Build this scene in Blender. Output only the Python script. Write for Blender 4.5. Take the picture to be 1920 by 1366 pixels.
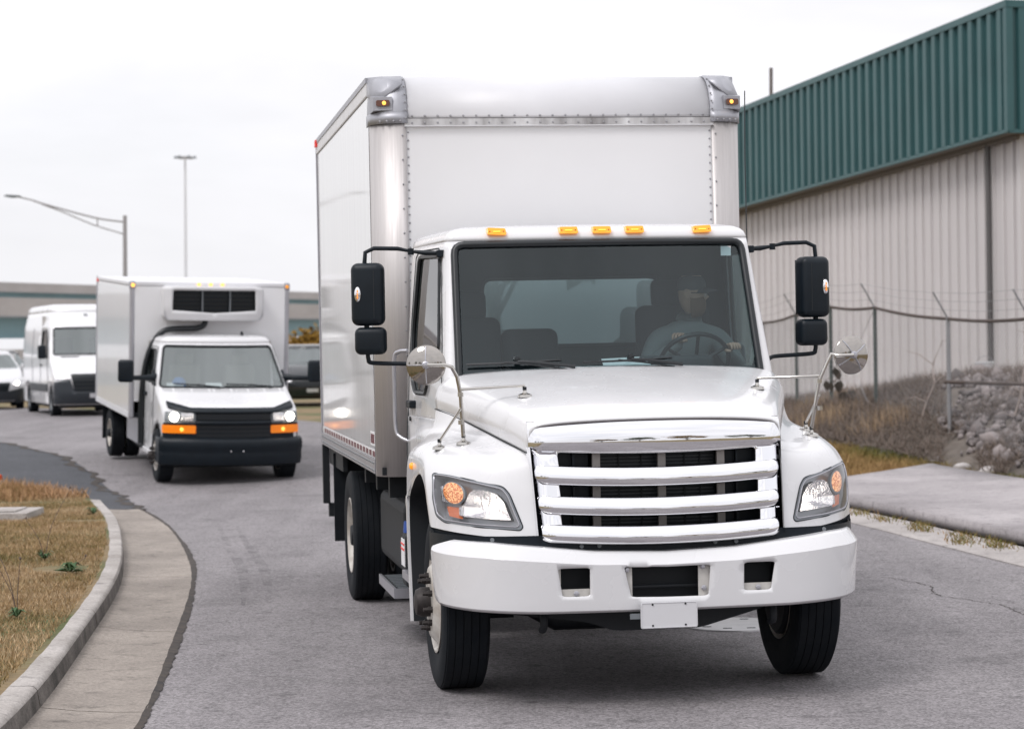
import bpy, bmesh, math, random
import numpy as np
from math import sin, cos, pi, radians, sqrt, atan2
from mathutils import Vector, Matrix
from mathutils.geometry import delaunay_2d_cdt
from mathutils.bvhtree import BVHTree

for _o in list(bpy.data.objects):
    bpy.data.objects.remove(_o)
random.seed(7)
RNG = np.random.default_rng(7)
SC = bpy.context.scene
COL = SC.collection

# ------------------------------------------------------------------ camera
cam_d = bpy.data.cameras.new('camera')
cam = bpy.data.objects.new('camera', cam_d)
COL.objects.link(cam)
_p, _r = 0.0105, -0.0161
_fw = Vector((0, cos(_p), -sin(_p))); _up = Vector((0, sin(_p), cos(_p))); _rt = Vector((1, 0, 0))
_X = _rt * cos(_r) + _up * sin(_r); _Y = _up * cos(_r) - _rt * sin(_r); _Z = -_fw
_M = Matrix((_X, _Y, _Z)).transposed().to_4x4(); _M.translation = Vector((0, 0, 2.046))
cam.matrix_world = _M
cam_d.sensor_width = 36.0
cam_d.lens = 4362.2 * 36.0 / 1920.0
cam_d.clip_start = 0.1
cam_d.clip_end = 3000
cam_d.dof.use_dof = True
cam_d.dof.focus_distance = 13.6
cam_d.dof.aperture_fstop = 3.6
SC.camera = cam
SC.render.resolution_x, SC.render.resolution_y = 1024, 728

# ------------------------------------------------------------------ sky, sun, exposure
SUN_EL, SUN_AZ = radians(54), radians(-138)      # azimuth from +Y, clockwise: behind the camera to the left
W = bpy.data.worlds.new('World'); SC.world = W; W.use_nodes = True
nt = W.node_tree; nt.nodes.clear()
def N(t, kind, **kw):
    n = t.nodes.new(kind)
    for k, v in kw.items():
        if k == 'ins':
            for i, x in v.items(): n.inputs[i].default_value = x
        else: setattr(n, k, v)
    return n
_sky = N(nt, 'ShaderNodeTexSky', sky_type='NISHITA', sun_disc=False, sun_elevation=SUN_EL, sun_rotation=SUN_AZ, air_density=1.0, dust_density=2.0)
_sk = N(nt, 'ShaderNodeMix', data_type='RGBA', blend_type='MULTIPLY', ins={0: 1.0})
_sk.inputs[7].default_value = (0.11, 0.11, 0.11, 1)
nt.links.new(_sky.outputs[0], _sk.inputs[6])
_tc = N(nt, 'ShaderNodeTexCoord')
_sep = N(nt, 'ShaderNodeSeparateXYZ'); nt.links.new(_tc.outputs['Generated'], _sep.inputs[0])
# overcast luminance: a dull horizon, brighter overhead (standard overcast distribution, softened)
_up_ = N(nt, 'ShaderNodeMath', operation='MAXIMUM', ins={1: 0.0}); nt.links.new(_sep.outputs[2], _up_.inputs[0])
_lum = N(nt, 'ShaderNodeMath', operation='MULTIPLY_ADD', ins={1: 0.30, 2: 0.775}); nt.links.new(_up_.outputs[0], _lum.inputs[0])
_mp = N(nt, 'ShaderNodeMapping'); _mp.inputs['Scale'].default_value = (1.0, 1.0, 3.2)
_mp.inputs['Location'].default_value = (0.3, 0.1, 0.0)
nt.links.new(_tc.outputs['Generated'], _mp.inputs[0])
_n1 = N(nt, 'ShaderNodeTexNoise', ins={'Scale': 3.4, 'Detail': 5.0, 'Roughness': 0.52, 'Distortion': 0.3}); nt.links.new(_mp.outputs[0], _n1.inputs['Vector'])
_rmp = N(nt, 'ShaderNodeValToRGB'); _rmp.color_ramp.elements[0].position = 0.34; _rmp.color_ramp.elements[1].position = 0.60
_rmp.color_ramp.elements[0].color = (0.845, 0.845, 0.875, 1); _rmp.color_ramp.elements[1].color = (1.0, .992, 1.032, 1)
nt.links.new(_n1.outputs[0], _rmp.inputs[0])
_cl = N(nt, 'ShaderNodeVectorMath', operation='SCALE'); nt.links.new(_rmp.outputs[0], _cl.inputs[0]); nt.links.new(_lum.outputs[0], _cl.inputs['Scale'])
_gap = N(nt, 'ShaderNodeMapRange', ins={1: 0.34, 2: 0.50, 3: 0.10, 4: 0.0}); 
_n2 = N(nt, 'ShaderNodeTexNoise', ins={'Scale': 2.1, 'Detail': 3.0}); nt.links.new(_mp.outputs[0], _n2.inputs['Vector']); nt.links.new(_n2.outputs[0], _gap.inputs[0])
_mx = N(nt, 'ShaderNodeMix', data_type='RGBA'); nt.links.new(_gap.outputs[0], _mx.inputs[0]); nt.links.new(_cl.outputs[0], _mx.inputs[6]); nt.links.new(_sk.outputs[2], _mx.inputs[7])
_bg = N(nt, 'ShaderNodeBackground', ins={'Strength': 1.0}); nt.links.new(_mx.outputs[2], _bg.inputs[0])
_wo = N(nt, 'ShaderNodeOutputWorld'); nt.links.new(_bg.outputs[0], _wo.inputs[0])

sun_d = bpy.data.lights.new('sun', 'SUN'); sun_d.energy = 1.25; sun_d.angle = radians(20); sun_d.color = (1.0, 0.968, 0.955)
sun = bpy.data.objects.new('sun', sun_d); COL.objects.link(sun)
_sd = Vector((sin(SUN_AZ) * cos(SUN_EL), cos(SUN_AZ) * cos(SUN_EL), sin(SUN_EL)))
sun.rotation_euler = _sd.to_track_quat('Z', 'Y').to_euler()
SC.view_settings.view_transform = 'Standard'
SC.view_settings.look = 'None'
SC.view_settings.exposure = 0.40
SC.view_settings.gamma = 1.0
SC.view_settings.use_curve_mapping = False
SC.cycles.use_denoising = True
SC.cycles.max_bounces = 8
SC.cycles.transparent_max_bounces = 16
SC.cycles.caustics_reflective = False
SC.cycles.caustics_refractive = False
SC.cycles.sample_clamp_indirect = 6.0

# ------------------------------------------------------------------ materials
MATS = {}
def P(name, col, rough=0.5, metal=0.0, coat=0.0, var=None, bump=None, emis=None, spec=None, stretch=None, alpha=None, trans=None, rvar=None, coord='Object'):
    """principled material; var=(scale, amount[, colour2]), bump=(scale, strength), stretch scales the texture axes"""
    m = bpy.data.materials.new(name); m.use_nodes = True; t = m.node_tree; b = t.nodes['Principled BSDF']
    b.inputs['Base Color'].default_value = (*col, 1); b.inputs['Roughness'].default_value = rough; b.inputs['Metallic'].default_value = metal
    if coat: b.inputs['Coat Weight'].default_value = coat; b.inputs['Coat Roughness'].default_value = 0.04
    if spec is not None: b.inputs['Specular IOR Level'].default_value = spec
    if emis: b.inputs['Emission Color'].default_value = (*emis[:3], 1); b.inputs['Emission Strength'].default_value = emis[3]
    if var or bump or rvar:
        tc = N(t, 'ShaderNodeTexCoord'); mp = N(t, 'ShaderNodeMapping')
        if stretch: mp.inputs['Scale'].default_value = stretch
        t.links.new(tc.outputs[coord], mp.inputs[0])
    if var:
        nz = N(t, 'ShaderNodeTexNoise', ins={'Scale': var[0], 'Detail': 6.0, 'Roughness': 0.6}); t.links.new(mp.outputs[0], nz.inputs['Vector'])
        rp = N(t, 'ShaderNodeMapRange', ins={1: 0.3, 2: 0.7}); t.links.new(nz.outputs[0], rp.inputs[0])
        mx = N(t, 'ShaderNodeMix', data_type='RGBA'); t.links.new(rp.outputs[0], mx.inputs[0])
        c2 = var[2] if len(var) > 2 else tuple(c * (1 - var[1]) for c in col)
        mx.inputs[6].default_value = (*col, 1); mx.inputs[7].default_value = (*c2, 1)
        t.links.new(mx.outputs[2], b.inputs['Base Color'])
    if rvar:
        nr = N(t, 'ShaderNodeTexNoise', ins={'Scale': rvar[0], 'Detail': 4.0}); t.links.new(mp.outputs[0], nr.inputs['Vector'])
        rr = N(t, 'ShaderNodeMapRange', ins={1: 0.35, 2: 0.7, 3: rough, 4: rough + rvar[1]}); t.links.new(nr.outputs[0], rr.inputs[0]); t.links.new(rr.outputs[0], b.inputs['Roughness'])
    if bump:
        nb = N(t, 'ShaderNodeTexNoise', ins={'Scale': bump[0], 'Detail': 4.0, 'Roughness': 0.6}); t.links.new(mp.outputs[0], nb.inputs['Vector'])
        bp = N(t, 'ShaderNodeBump', ins={'Strength': bump[1], 'Distance': 0.02}); t.links.new(nb.outputs[0], bp.inputs['Height']); t.links.new(bp.outputs[0], b.inputs['Normal'])
    MATS[name] = m
    return m

def glass(name, tint, base=0.02, rough=0.0, coat=(1, 1, 1)):
    """thin pane: tinted see-through plus a mirror coat that grows towards grazing angles"""
    m = bpy.data.materials.new(name); m.use_nodes = True; t = m.node_tree; t.nodes.clear()
    tr = N(t, 'ShaderNodeBsdfTransparent'); tr.inputs[0].default_value = (*tint, 1)
    gl = N(t, 'ShaderNodeBsdfGlossy', ins={'Roughness': rough}); gl.inputs[0].default_value = (*coat, 1)
    lw = N(t, 'ShaderNodeLayerWeight', ins={'Blend': .5}); pw = N(t, 'ShaderNodeMath', operation='POWER', ins={1: 5.0}); t.links.new(lw.outputs['Facing'], pw.inputs[0])   # Schlick, same for both sides of the pane
    ad = N(t, 'ShaderNodeMath', operation='MULTIPLY_ADD', ins={1: .94 - base, 2: .045 + base}, use_clamp=True); t.links.new(pw.outputs[0], ad.inputs[0])
    mx = N(t, 'ShaderNodeMixShader'); t.links.new(ad.outputs[0], mx.inputs[0]); t.links.new(tr.outputs[0], mx.inputs[1]); t.links.new(gl.outputs[0], mx.inputs[2])
    o = N(t, 'ShaderNodeOutputMaterial'); t.links.new(mx.outputs[0], o.inputs[0])
    MATS[name] = m
    return m

# ------------------------------------------------------------------ objects
def tag(o, label=None, cat=None, group=None, kind=None):
    if label: o['label'] = label
    if cat: o['category'] = cat
    if group: o['group'] = group
    if kind: o['kind'] = kind
    return o
def empty(name, loc=(0, 0, 0), rot=(0, 0, 0), parent=None):
    o = bpy.data.objects.new(name, None); COL.objects.link(o); o.location = loc; o.rotation_euler = rot
    o.empty_display_size = 0.2
    if parent: o.parent = parent
    return o
def mk(name, V, F, mat, parent=None, smooth=None, bevel=None, solid=None, sub=0, mat2=None, recalc=True):
    """one mesh object. smooth = crease angle in degrees; bevel=(width, segments); solid=thickness (inwards)"""
    me = bpy.data.meshes.new(name)
    me.from_pydata([tuple(map(float, v)) for v in V], [], [tuple(map(int, f)) for f in F])
    bm = bmesh.new(); bm.from_mesh(me)
    if recalc: bmesh.ops.recalc_face_normals(bm, faces=bm.faces)
    if smooth is not None:
        th = radians(smooth)
        for f in bm.faces: f.smooth = True
        for e in bm.edges:
            if len(e.link_faces) == 2: e.smooth = e.calc_face_angle(0) < th
    bm.to_mesh(me); bm.free()
    me.materials.append(mat)
    if mat2: me.materials.append(mat2)
    o = bpy.data.objects.new(name, me); COL.objects.link(o)
    if parent: o.parent = parent
    if sub:
        s = o.modifiers.new('sub', 'SUBSURF'); s.levels = s.render_levels = sub
    if solid:
        s = o.modifiers.new('solid', 'SOLIDIFY'); s.thickness = abs(solid); s.offset = -1 if solid > 0 else 1
        if mat2: s.material_offset = 1
    if bevel:
        b = o.modifiers.new('bevel', 'BEVEL'); b.width = bevel[0]; b.segments = bevel[1]; b.limit_method = 'ANGLE'; b.angle_limit = radians(35); b.harden_normals = False
    return o
def fast(name, V, F, mat, parent=None, col=None, smooth=False):
    """large triangle soup from numpy arrays, optional per-face colour attribute"""
    V = np.asarray(V, np.float32); F = np.asarray(F, np.int32)
    me = bpy.data.meshes.new(name); me.vertices.add(len(V)); me.vertices.foreach_set('co', V.ravel())
    k = F.shape[1]
    me.loops.add(F.size); me.loops.foreach_set('vertex_index', F.ravel())
    me.polygons.add(len(F)); me.polygons.foreach_set('loop_start', np.arange(0, F.size, k, dtype=np.int32))
    me.update(calc_edges=True)
    if smooth: me.polygons.foreach_set('use_smooth', np.ones(len(F), bool))
    if col is not None:
        a = me.attributes.new('tone', 'FLOAT_COLOR', 'FACE'); c = np.ones((len(F), 4), np.float32); c[:, :3] = col; a.data.foreach_set('color', c.ravel())
    me.validate(); me.materials.append(mat)
    o = bpy.data.objects.new(name, me); COL.objects.link(o)
    if parent: o.parent = parent
    return o
def tone_mat(name, rough=0.9, trans=0.0):
    m = bpy.data.materials.new(name); m.use_nodes = True; t = m.node_tree; b = t.nodes['Principled BSDF']
    a = N(t, 'ShaderNodeAttribute', attribute_name='tone'); t.links.new(a.outputs['Color'], b.inputs['Base Color']); b.inputs['Roughness'].default_value = rough
    b.inputs['Specular IOR Level'].default_value = 0.2
    MATS[name] = m
    return m
BOXF = [(0, 3, 2, 1), (4, 5, 6, 7), (0, 1, 5, 4), (1, 2, 6, 5), (2, 3, 7, 6), (3, 0, 4, 7)]
def boxv(a, b):
    (x0, y0, z0), (x1, y1, z1) = a, b
    return [(x0, y0, z0), (x1, y0, z0), (x1, y1, z0), (x0, y1, z0), (x0, y0, z1), (x1, y0, z1), (x1, y1, z1), (x0, y1, z1)]
def box(name, a, b, mat, parent=None, bevel=None, **k):
    return mk(name, boxv(a, b), BOXF, mat, parent, bevel=bevel if bevel else None, **k)
def cr(pts, k=6, closed=False):
    """Catmull-Rom resample of a 3-D or 2-D polyline"""
    p = np.asarray(pts, float); n = len(p); out = []
    seg = n if closed else n - 1
    for i in range(seg):
        if closed: a, b, c, d = p[(i - 1) % n], p[i], p[(i + 1) % n], p[(i + 2) % n]
        else:
            a = p[i - 1] if i else 2 * p[0] - p[1]; b, c = p[i], p[i + 1]; d = p[i + 2] if i + 2 < n else 2 * p[-1] - p[-2]
        for j in range(k):
            f = j / k
            out.append(.5 * (2 * b + (c - a) * f + (2 * a - 5 * b + 4 * c - d) * f * f + (-a + 3 * b - 3 * c + d) * f ** 3))
    if not closed: out.append(p[-1])
    return np.array(out)
def tube_geo(pts, r, n=8, closed=False, sq=1.0):
    p = np.asarray(pts, float); m = len(p); V = []; F = []
    rr = np.full(m, r) if np.isscalar(r) else np.asarray(r, float)
    T = np.zeros_like(p)
    for i in range(m):
        a = p[(i - 1) % m] if (closed or i) else p[0]; b = p[(i + 1) % m] if (closed or i < m - 1) else p[-1]
        d = b - a; T[i] = d / (np.linalg.norm(d) + 1e-12)
    ref = np.array([0, 0, 1.]) if abs(T[0][2]) < .9 else np.array([1., 0, 0])
    u = np.cross(T[0], ref); u /= np.linalg.norm(u)
    for i in range(m):
        u = u - T[i] * np.dot(u, T[i]); u /= np.linalg.norm(u) + 1e-12; w = np.cross(T[i], u)
        for j in range(n):
            a = 2 * pi * j / n; V.append(p[i] + rr[i] * (cos(a) * u + sq * sin(a) * w))
    q = m if closed else m - 1
    for i in range(q):
        for j in range(n):
            k = (i + 1) % m
            F.append((i * n + j, i * n + (j + 1) % n, k * n + (j + 1) % n, k * n + j))
    if not closed: F.append(tuple(range(n - 1, -1, -1))); F.append(tuple((m - 1) * n + j for j in range(n)))
    return V, F
def tube(name, pts, r, mat, parent=None, n=8, closed=False, k=0, sq=1.0):
    if k:
        n0 = len(pts); pts = cr(pts, k, closed)
        if not np.isscalar(r): r = np.interp(np.linspace(0, 1, len(pts)), np.linspace(0, 1, len(r)), r)
    V, F = tube_geo(pts, r, n, closed, sq)
    return mk(name, V, F, mat, parent, smooth=50)
def merge(parts):
    V = []; F = []
    for v, f in parts:
        o = len(V); V += [tuple(x) for x in v]; F += [tuple(i + o for i in q) for q in f]
    return V, F
def grid(rows, closed_u=False):
    n = len(rows[0]); V = [p for r in rows for p in r]; F = []
    for i in range(len(rows) - 1):
        for j in range(n if closed_u else n - 1):
            F.append((i * n + j, i * n + (j + 1) % n, (i + 1) * n + (j + 1) % n, (i + 1) * n + j))
    return V, F
def lathe_geo(prof, axis='x', c=(0, 0, 0), n=32, sgn=1, a0=0, a1=2 * pi):
    """prof = [(radius, along-axis)]"""
    full = abs(a1 - a0 - 2 * pi) < 1e-6
    m = n if full else n + 1; rows = []
    for r, h in prof:
        row = []
        for j in range(m):
            a = a0 + (a1 - a0) * j / n; A, B = r * cos(a), r * sin(a); h2 = h * sgn
            row.append({'x': (c[0] + h2, c[1] + A, c[2] + B), 'y': (c[0] + A, c[1] + h2, c[2] + B), 'z': (c[0] + A, c[1] + B, c[2] + h2)}[axis])
        rows.append(row)
    return grid(rows, full)
def lathe(name, prof, mat, parent=None, axis='x', c=(0, 0, 0), n=32, sgn=1, smooth=35, **k):
    V, F = lathe_geo(prof, axis, c, n, sgn)
    return mk(name, V, F, mat, parent, smooth=smooth, **k)
def rpoly(pts, r=0.02, n=4):
    """polygon with rounded corners; r scalar or one per corner"""
    p = [np.array(q, float) for q in pts]; m = len(p); out = []
    rs = [r] * m if np.isscalar(r) else r
    for i in range(m):
        a, b, c = p[i - 1], p[i], p[(i + 1) % m]
        u = a - b; v = c - b; lu, lv = np.linalg.norm(u), np.linalg.norm(v); u /= lu; v /= lv
        d = min(rs[i], lu * .48, lv * .48)
        if d < 1e-6: out.append(tuple(b)); continue
        s, e = b + u * d, b + v * d
        for j in range(n + 1):
            t = j / n; out.append(tuple((1 - t) ** 2 * s + 2 * t * (1 - t) * b + t * t * e))
    return out
def densify(poly, step):
    out = []; m = len(poly)
    for i in range(m):
        a = np.array(poly[i], float); b = np.array(poly[(i + 1) % m], float); k = max(1, int(np.linalg.norm(b - a) / step))
        for j in range(k): out.append(tuple(a + (b - a) * j / k))
    return out
def inpoly(P_, poly):
    P_ = np.asarray(P_); x, y = P_[:, 0], P_[:, 1]; q = np.asarray(poly); r = np.zeros(len(P_), bool); j = len(q) - 1
    for i in range(len(q)):
        xi, yi = q[i]; xj, yj = q[j]
        if yi != yj:
            c = ((yi > y) != (yj > y)) & (x < (xj - xi) * (y - yi) / (yj - yi) + xi); r ^= c
        j = i
    return r
def sheet_geo(outer, holes, fn, step):
    loops = [densify(outer, step)] + [densify(h, step) for h in holes]
    pts = []; edges = []
    for l in loops:
        o = len(pts); pts += l; edges += [(o + i, o + (i + 1) % len(l)) for i in range(len(l))]
    a = np.array(loops[0]); mn, mx_ = a.min(0), a.max(0)
    gx = np.arange(mn[0] + step * .5, mx_[0], step); gy = np.arange(mn[1] + step * .5, mx_[1], step)
    if len(gx) and len(gy):
        G_ = np.array([(x, y) for x in gx for y in gy]); ok = inpoly(G_, loops[0])
        for h in loops[1:]: ok &= ~inpoly(G_, h)
        G_ = G_[ok]
        if len(G_):
            B = np.array(pts); dd = np.min(((G_[:, None, :] - B[None]) ** 2).sum(-1), 1); G_ = G_[dd > (step * .45) ** 2]
            pts += [tuple(g) for g in G_]
    r = delaunay_2d_cdt([Vector(p) for p in pts], edges, [], 0, 1e-6)
    vs = [tuple(v) for v in r[0]]; fs = [tuple(f) for f in r[2]]
    cen = np.array([np.mean([vs[i] for i in f], axis=0) for f in fs]); ok = inpoly(cen, loops[0])
    for h in loops[1:]: ok &= ~inpoly(cen, h)
    return [fn(*v) for v in vs], [f for f, k in zip(fs, ok) if k]
def sheet(name, outer, holes, fn, mat, parent=None, step=0.1, smooth=40, **k):
    V, F = sheet_geo(outer, holes, fn, step)
    return mk(name, V, F, mat, parent, smooth=smooth, **k)
def prism_geo(poly, fn, w0, w1):
    n = len(poly); V = [fn(u, v, w0) for u, v in poly] + [fn(u, v, w1) for u, v in poly]
    F = [tuple(range(n - 1, -1, -1)), tuple(range(n, 2 * n))] + [(i, (i + 1) % n, n + (i + 1) % n, n + i) for i in range(n)]
    return V, F
def prism(name, poly, fn, w0, w1, mat, parent=None, bevel=None, smooth=None, **k):
    V, F = prism_geo(poly, fn, w0, w1)
    return mk(name, V, F, mat, parent, bevel=bevel, smooth=smooth, **k)
XZ = lambda u, v, w: (u, w, v)      # polygon in x,z swept along y
YZ = lambda u, v, w: (w, u, v)      # polygon in y,z swept along x
XY = lambda u, v, w: (u, v, w)
def lerp(x, xs, ys): return float(np.interp(x, xs, ys))
def crsurf(G):
    G = np.asarray(G, float)
    def c1(p, t):
        n = len(p); i = int(min(max(math.floor(t), 0), n - 2)); f = t - i
        b, c = p[i], p[i + 1]; a = p[i - 1] if i > 0 else 2 * p[0] - p[1]; d = p[i + 2] if i + 2 < n else 2 * p[-1] - p[-2]
        return .5 * ((2 * b) + (-a + c) * f + (2 * a - 5 * b + 4 * c - d) * f * f + (-a + 3 * b - 3 * c + d) * f ** 3)
    def S(u, v):
        i = int(min(max(math.floor(v), 0), len(G) - 2)); lo = max(i - 1, 0); hi = min(i + 3, len(G))
        rows = np.array([c1(r, u) for r in G[lo:hi]])
        return c1(rows, v - lo)
    return S
def copy_tree(o, parent=None):
    c = o.copy(); COL.objects.link(c); c.parent = parent
    for ch in [x for x in bpy.data.objects if x.parent == o]:
        copy_tree(ch, c)
    return c

# shared materials (base colours, two whites toned for the light; the darks lean to navy)
WHITE = P('white_paint', (0.71, 0.71, 0.725), 0.22, coat=0.6, var=(2.0, .03), rvar=(3.0, .10))
FRP = P('white_fibreglass_panel', (0.69, 0.69, 0.71), 0.36, var=(1.3, .05), rvar=(4, .12))
FRPW = P('lightened_white_sheet', (0.79, 0.79, 0.805), 0.30, var=(1.1, .04), rvar=(4, .12))  # panel white lightened, so front panels look more brightly lit
LAMPIN = P('lamp_inner_silver', (.34, .35, .37), .3, metal=.4)
TURN = P('turn_signal_lens', (.80, .20, .008), .2, coat=.5, emis=(1.0, .25, .01, .22))
CAPW = P('darkened_white_cap', (0.635, 0.635, 0.66), 0.38, var=(2.5, .07), rvar=(4, .12))  # panel white darkened to offset the strong light on the cap
CHROME = P('chrome', (0.86, 0.86, 0.88), 0.045, metal=1.0, bump=(2.2, .05))
STEEL = P('brushed_steel', (0.58, 0.555, 0.55), 0.50, metal=0.65, rvar=(6, .12), stretch=(14, 14, .5), var=(3, .12))
ALU = P('dull_aluminium', (0.50, 0.50, 0.54), 0.38, metal=0.75, var=(5, .12))
CASTING = P('grey_casting', (0.40, 0.405, 0.44), 0.42, metal=0.35, var=(6, .15))
BLACK = P('black_plastic', (0.006, 0.011, 0.017), 0.40, var=(8, .3), bump=(220, .12), spec=.28)
RUBBER = P('tyre_rubber', (0.004, 0.0065, 0.010), 0.8, var=(9, .5, (0.010, 0.012, 0.015)), bump=(40, .1), spec=.25)
GASKET = P('black_gasket', (0.008, 0.011, 0.014), 0.35)
DARK = P('chassis_black', (0.004, 0.007, 0.011), 0.65, var=(4, .4))
GREYPL = P('grey_plastic', (0.16, 0.175, 0.19), 0.4)
AMBER = P('amber_lens', (0.85, 0.30, 0.012), 0.25, coat=.5, emis=(1.0, .36, .02, .35))
AMBER_LIT = P('amber_lit', (1.0, .38, .05), 0.3, emis=(1.0, .42, .07, 1.7))
LED = P('orange_led', (.9, .2, .02), 0.3, emis=(1.0, .22, .02, 1.0))
ORANGE_REFL = P('orange_reflector', (0.75, 0.16, 0.03), 0.2, coat=.5, bump=(140, .5))
RED = P('red_lens', (0.55, 0.02, 0.015), 0.25, emis=(1, .03, .02, .2))
REFL = P('lamp_reflector', (0.80, 0.79, 0.81), 0.16, metal=1.0, bump=(70, .9), stretch=(1, 1, .15))
LAMP_LIT = P('lamp_lit', (1, .95, .85), 0.3, emis=(1.0, .93, .82, 9.0))
LENS = glass('clear_lens', (.97, .97, .98), .03)
WSGLASS = glass('windshield_glass', (.62, .75, .77), .010, coat=(.88, .97, 1.0))
SIDEGLASS = glass('side_glass', (.30, .36, .36), .06)
FARGLASS = glass('van_glass', (.66, .72, .72), .17, coat=(.93, 1.0, 1.0))
MIRROR = P('mirror_glass', (.75, .77, .78), .02, metal=1.0)
BLACKLINE = P('dark_seam', (.02, .025, .03), .7)
RIM_WHITE = P('wheel_paint', (.62, .60, .56), .4, var=(9, .25, (.35, .31, .27)))
NUT = P('rusty_nut', (.05, .043, .042), .55, metal=.5, var=(30, .4))
PLATE = P('blank_plate', (.62, .62, .64), .4)
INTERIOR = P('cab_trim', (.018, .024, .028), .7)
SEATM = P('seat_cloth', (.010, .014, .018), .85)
PAPER = P('paper', (.75, .75, .76), .7)
# ================================================================== the setting
def ss(t): t = np.clip(t, 0, 1); return t * t * (3 - 2 * t)
WC = np.array([9.47, 44.0]); WU = np.array([-.277, .961]); WN = np.array([-.961, -.277])
def gz(x, y):
    """ground height: the road climbs behind the trucks, a bank rises to the warehouse"""
    x = np.asarray(x, float); y = np.asarray(y, float)
    t = np.clip((y - 33.3) / 22.0, 0, 1); z = .36 * (1 - (1 - t) ** 4.5)
    dx, dy = x - WC[0], y - WC[1]; q = dx * WN[0] + dy * WN[1]; s = dx * WU[0] + dy * WU[1]
    hb = np.clip(1.05 - .065 * s, 0.0, 1.35)
    k = ss((5.6 - q) / 4.6) * ss((s + 22) / 10)
    return z * (1 - k) + np.maximum(hb, z) * k
def gzf(x, y): return float(gz(x, y))

# --- surfaces
def ground_mat():
    m = P('dry_ground', (.19, .145, .085), .95)
    t = m.node_tree; b = t.nodes['Principled BSDF']; tc = N(t, 'ShaderNodeTexCoord')
    n1 = N(t, 'ShaderNodeTexNoise', ins={'Scale': .45, 'Detail': 6.0}); n2 = N(t, 'ShaderNodeTexNoise', ins={'Scale': 9.0, 'Detail': 5.0})
    for n in (n1, n2): t.links.new(tc.outputs['Object'], n.inputs['Vector'])
    r1 = N(t, 'ShaderNodeValToRGB'); e = r1.color_ramp.elements; e[0].position = .36; e[0].color = (.085, .10, .032, 1); e[1].position = .52; e[1].color = (.215, .155, .08, 1)
    t.links.new(n1.outputs[0], r1.inputs[0])
    mx = N(t, 'ShaderNodeMix', data_type='RGBA', blend_type='MULTIPLY', ins={0: .6}); r2 = N(t, 'ShaderNodeMapRange', ins={1: .3, 2: .7, 3: .55, 4: 1.25})
    t.links.new(n2.outputs[0], r2.inputs[0]); t.links.new(r1.outputs[0], mx.inputs[6]); t.links.new(r2.outputs[0], mx.inputs[7]); t.links.new(mx.outputs[2], b.inputs['Base Color'])
    bp = N(t, 'ShaderNodeBump', ins={'Strength': .6, 'Distance': .05}); t.links.new(n2.outputs[0], bp.inputs['Height']); t.links.new(bp.outputs[0], b.inputs['Normal'])
    return m
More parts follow.
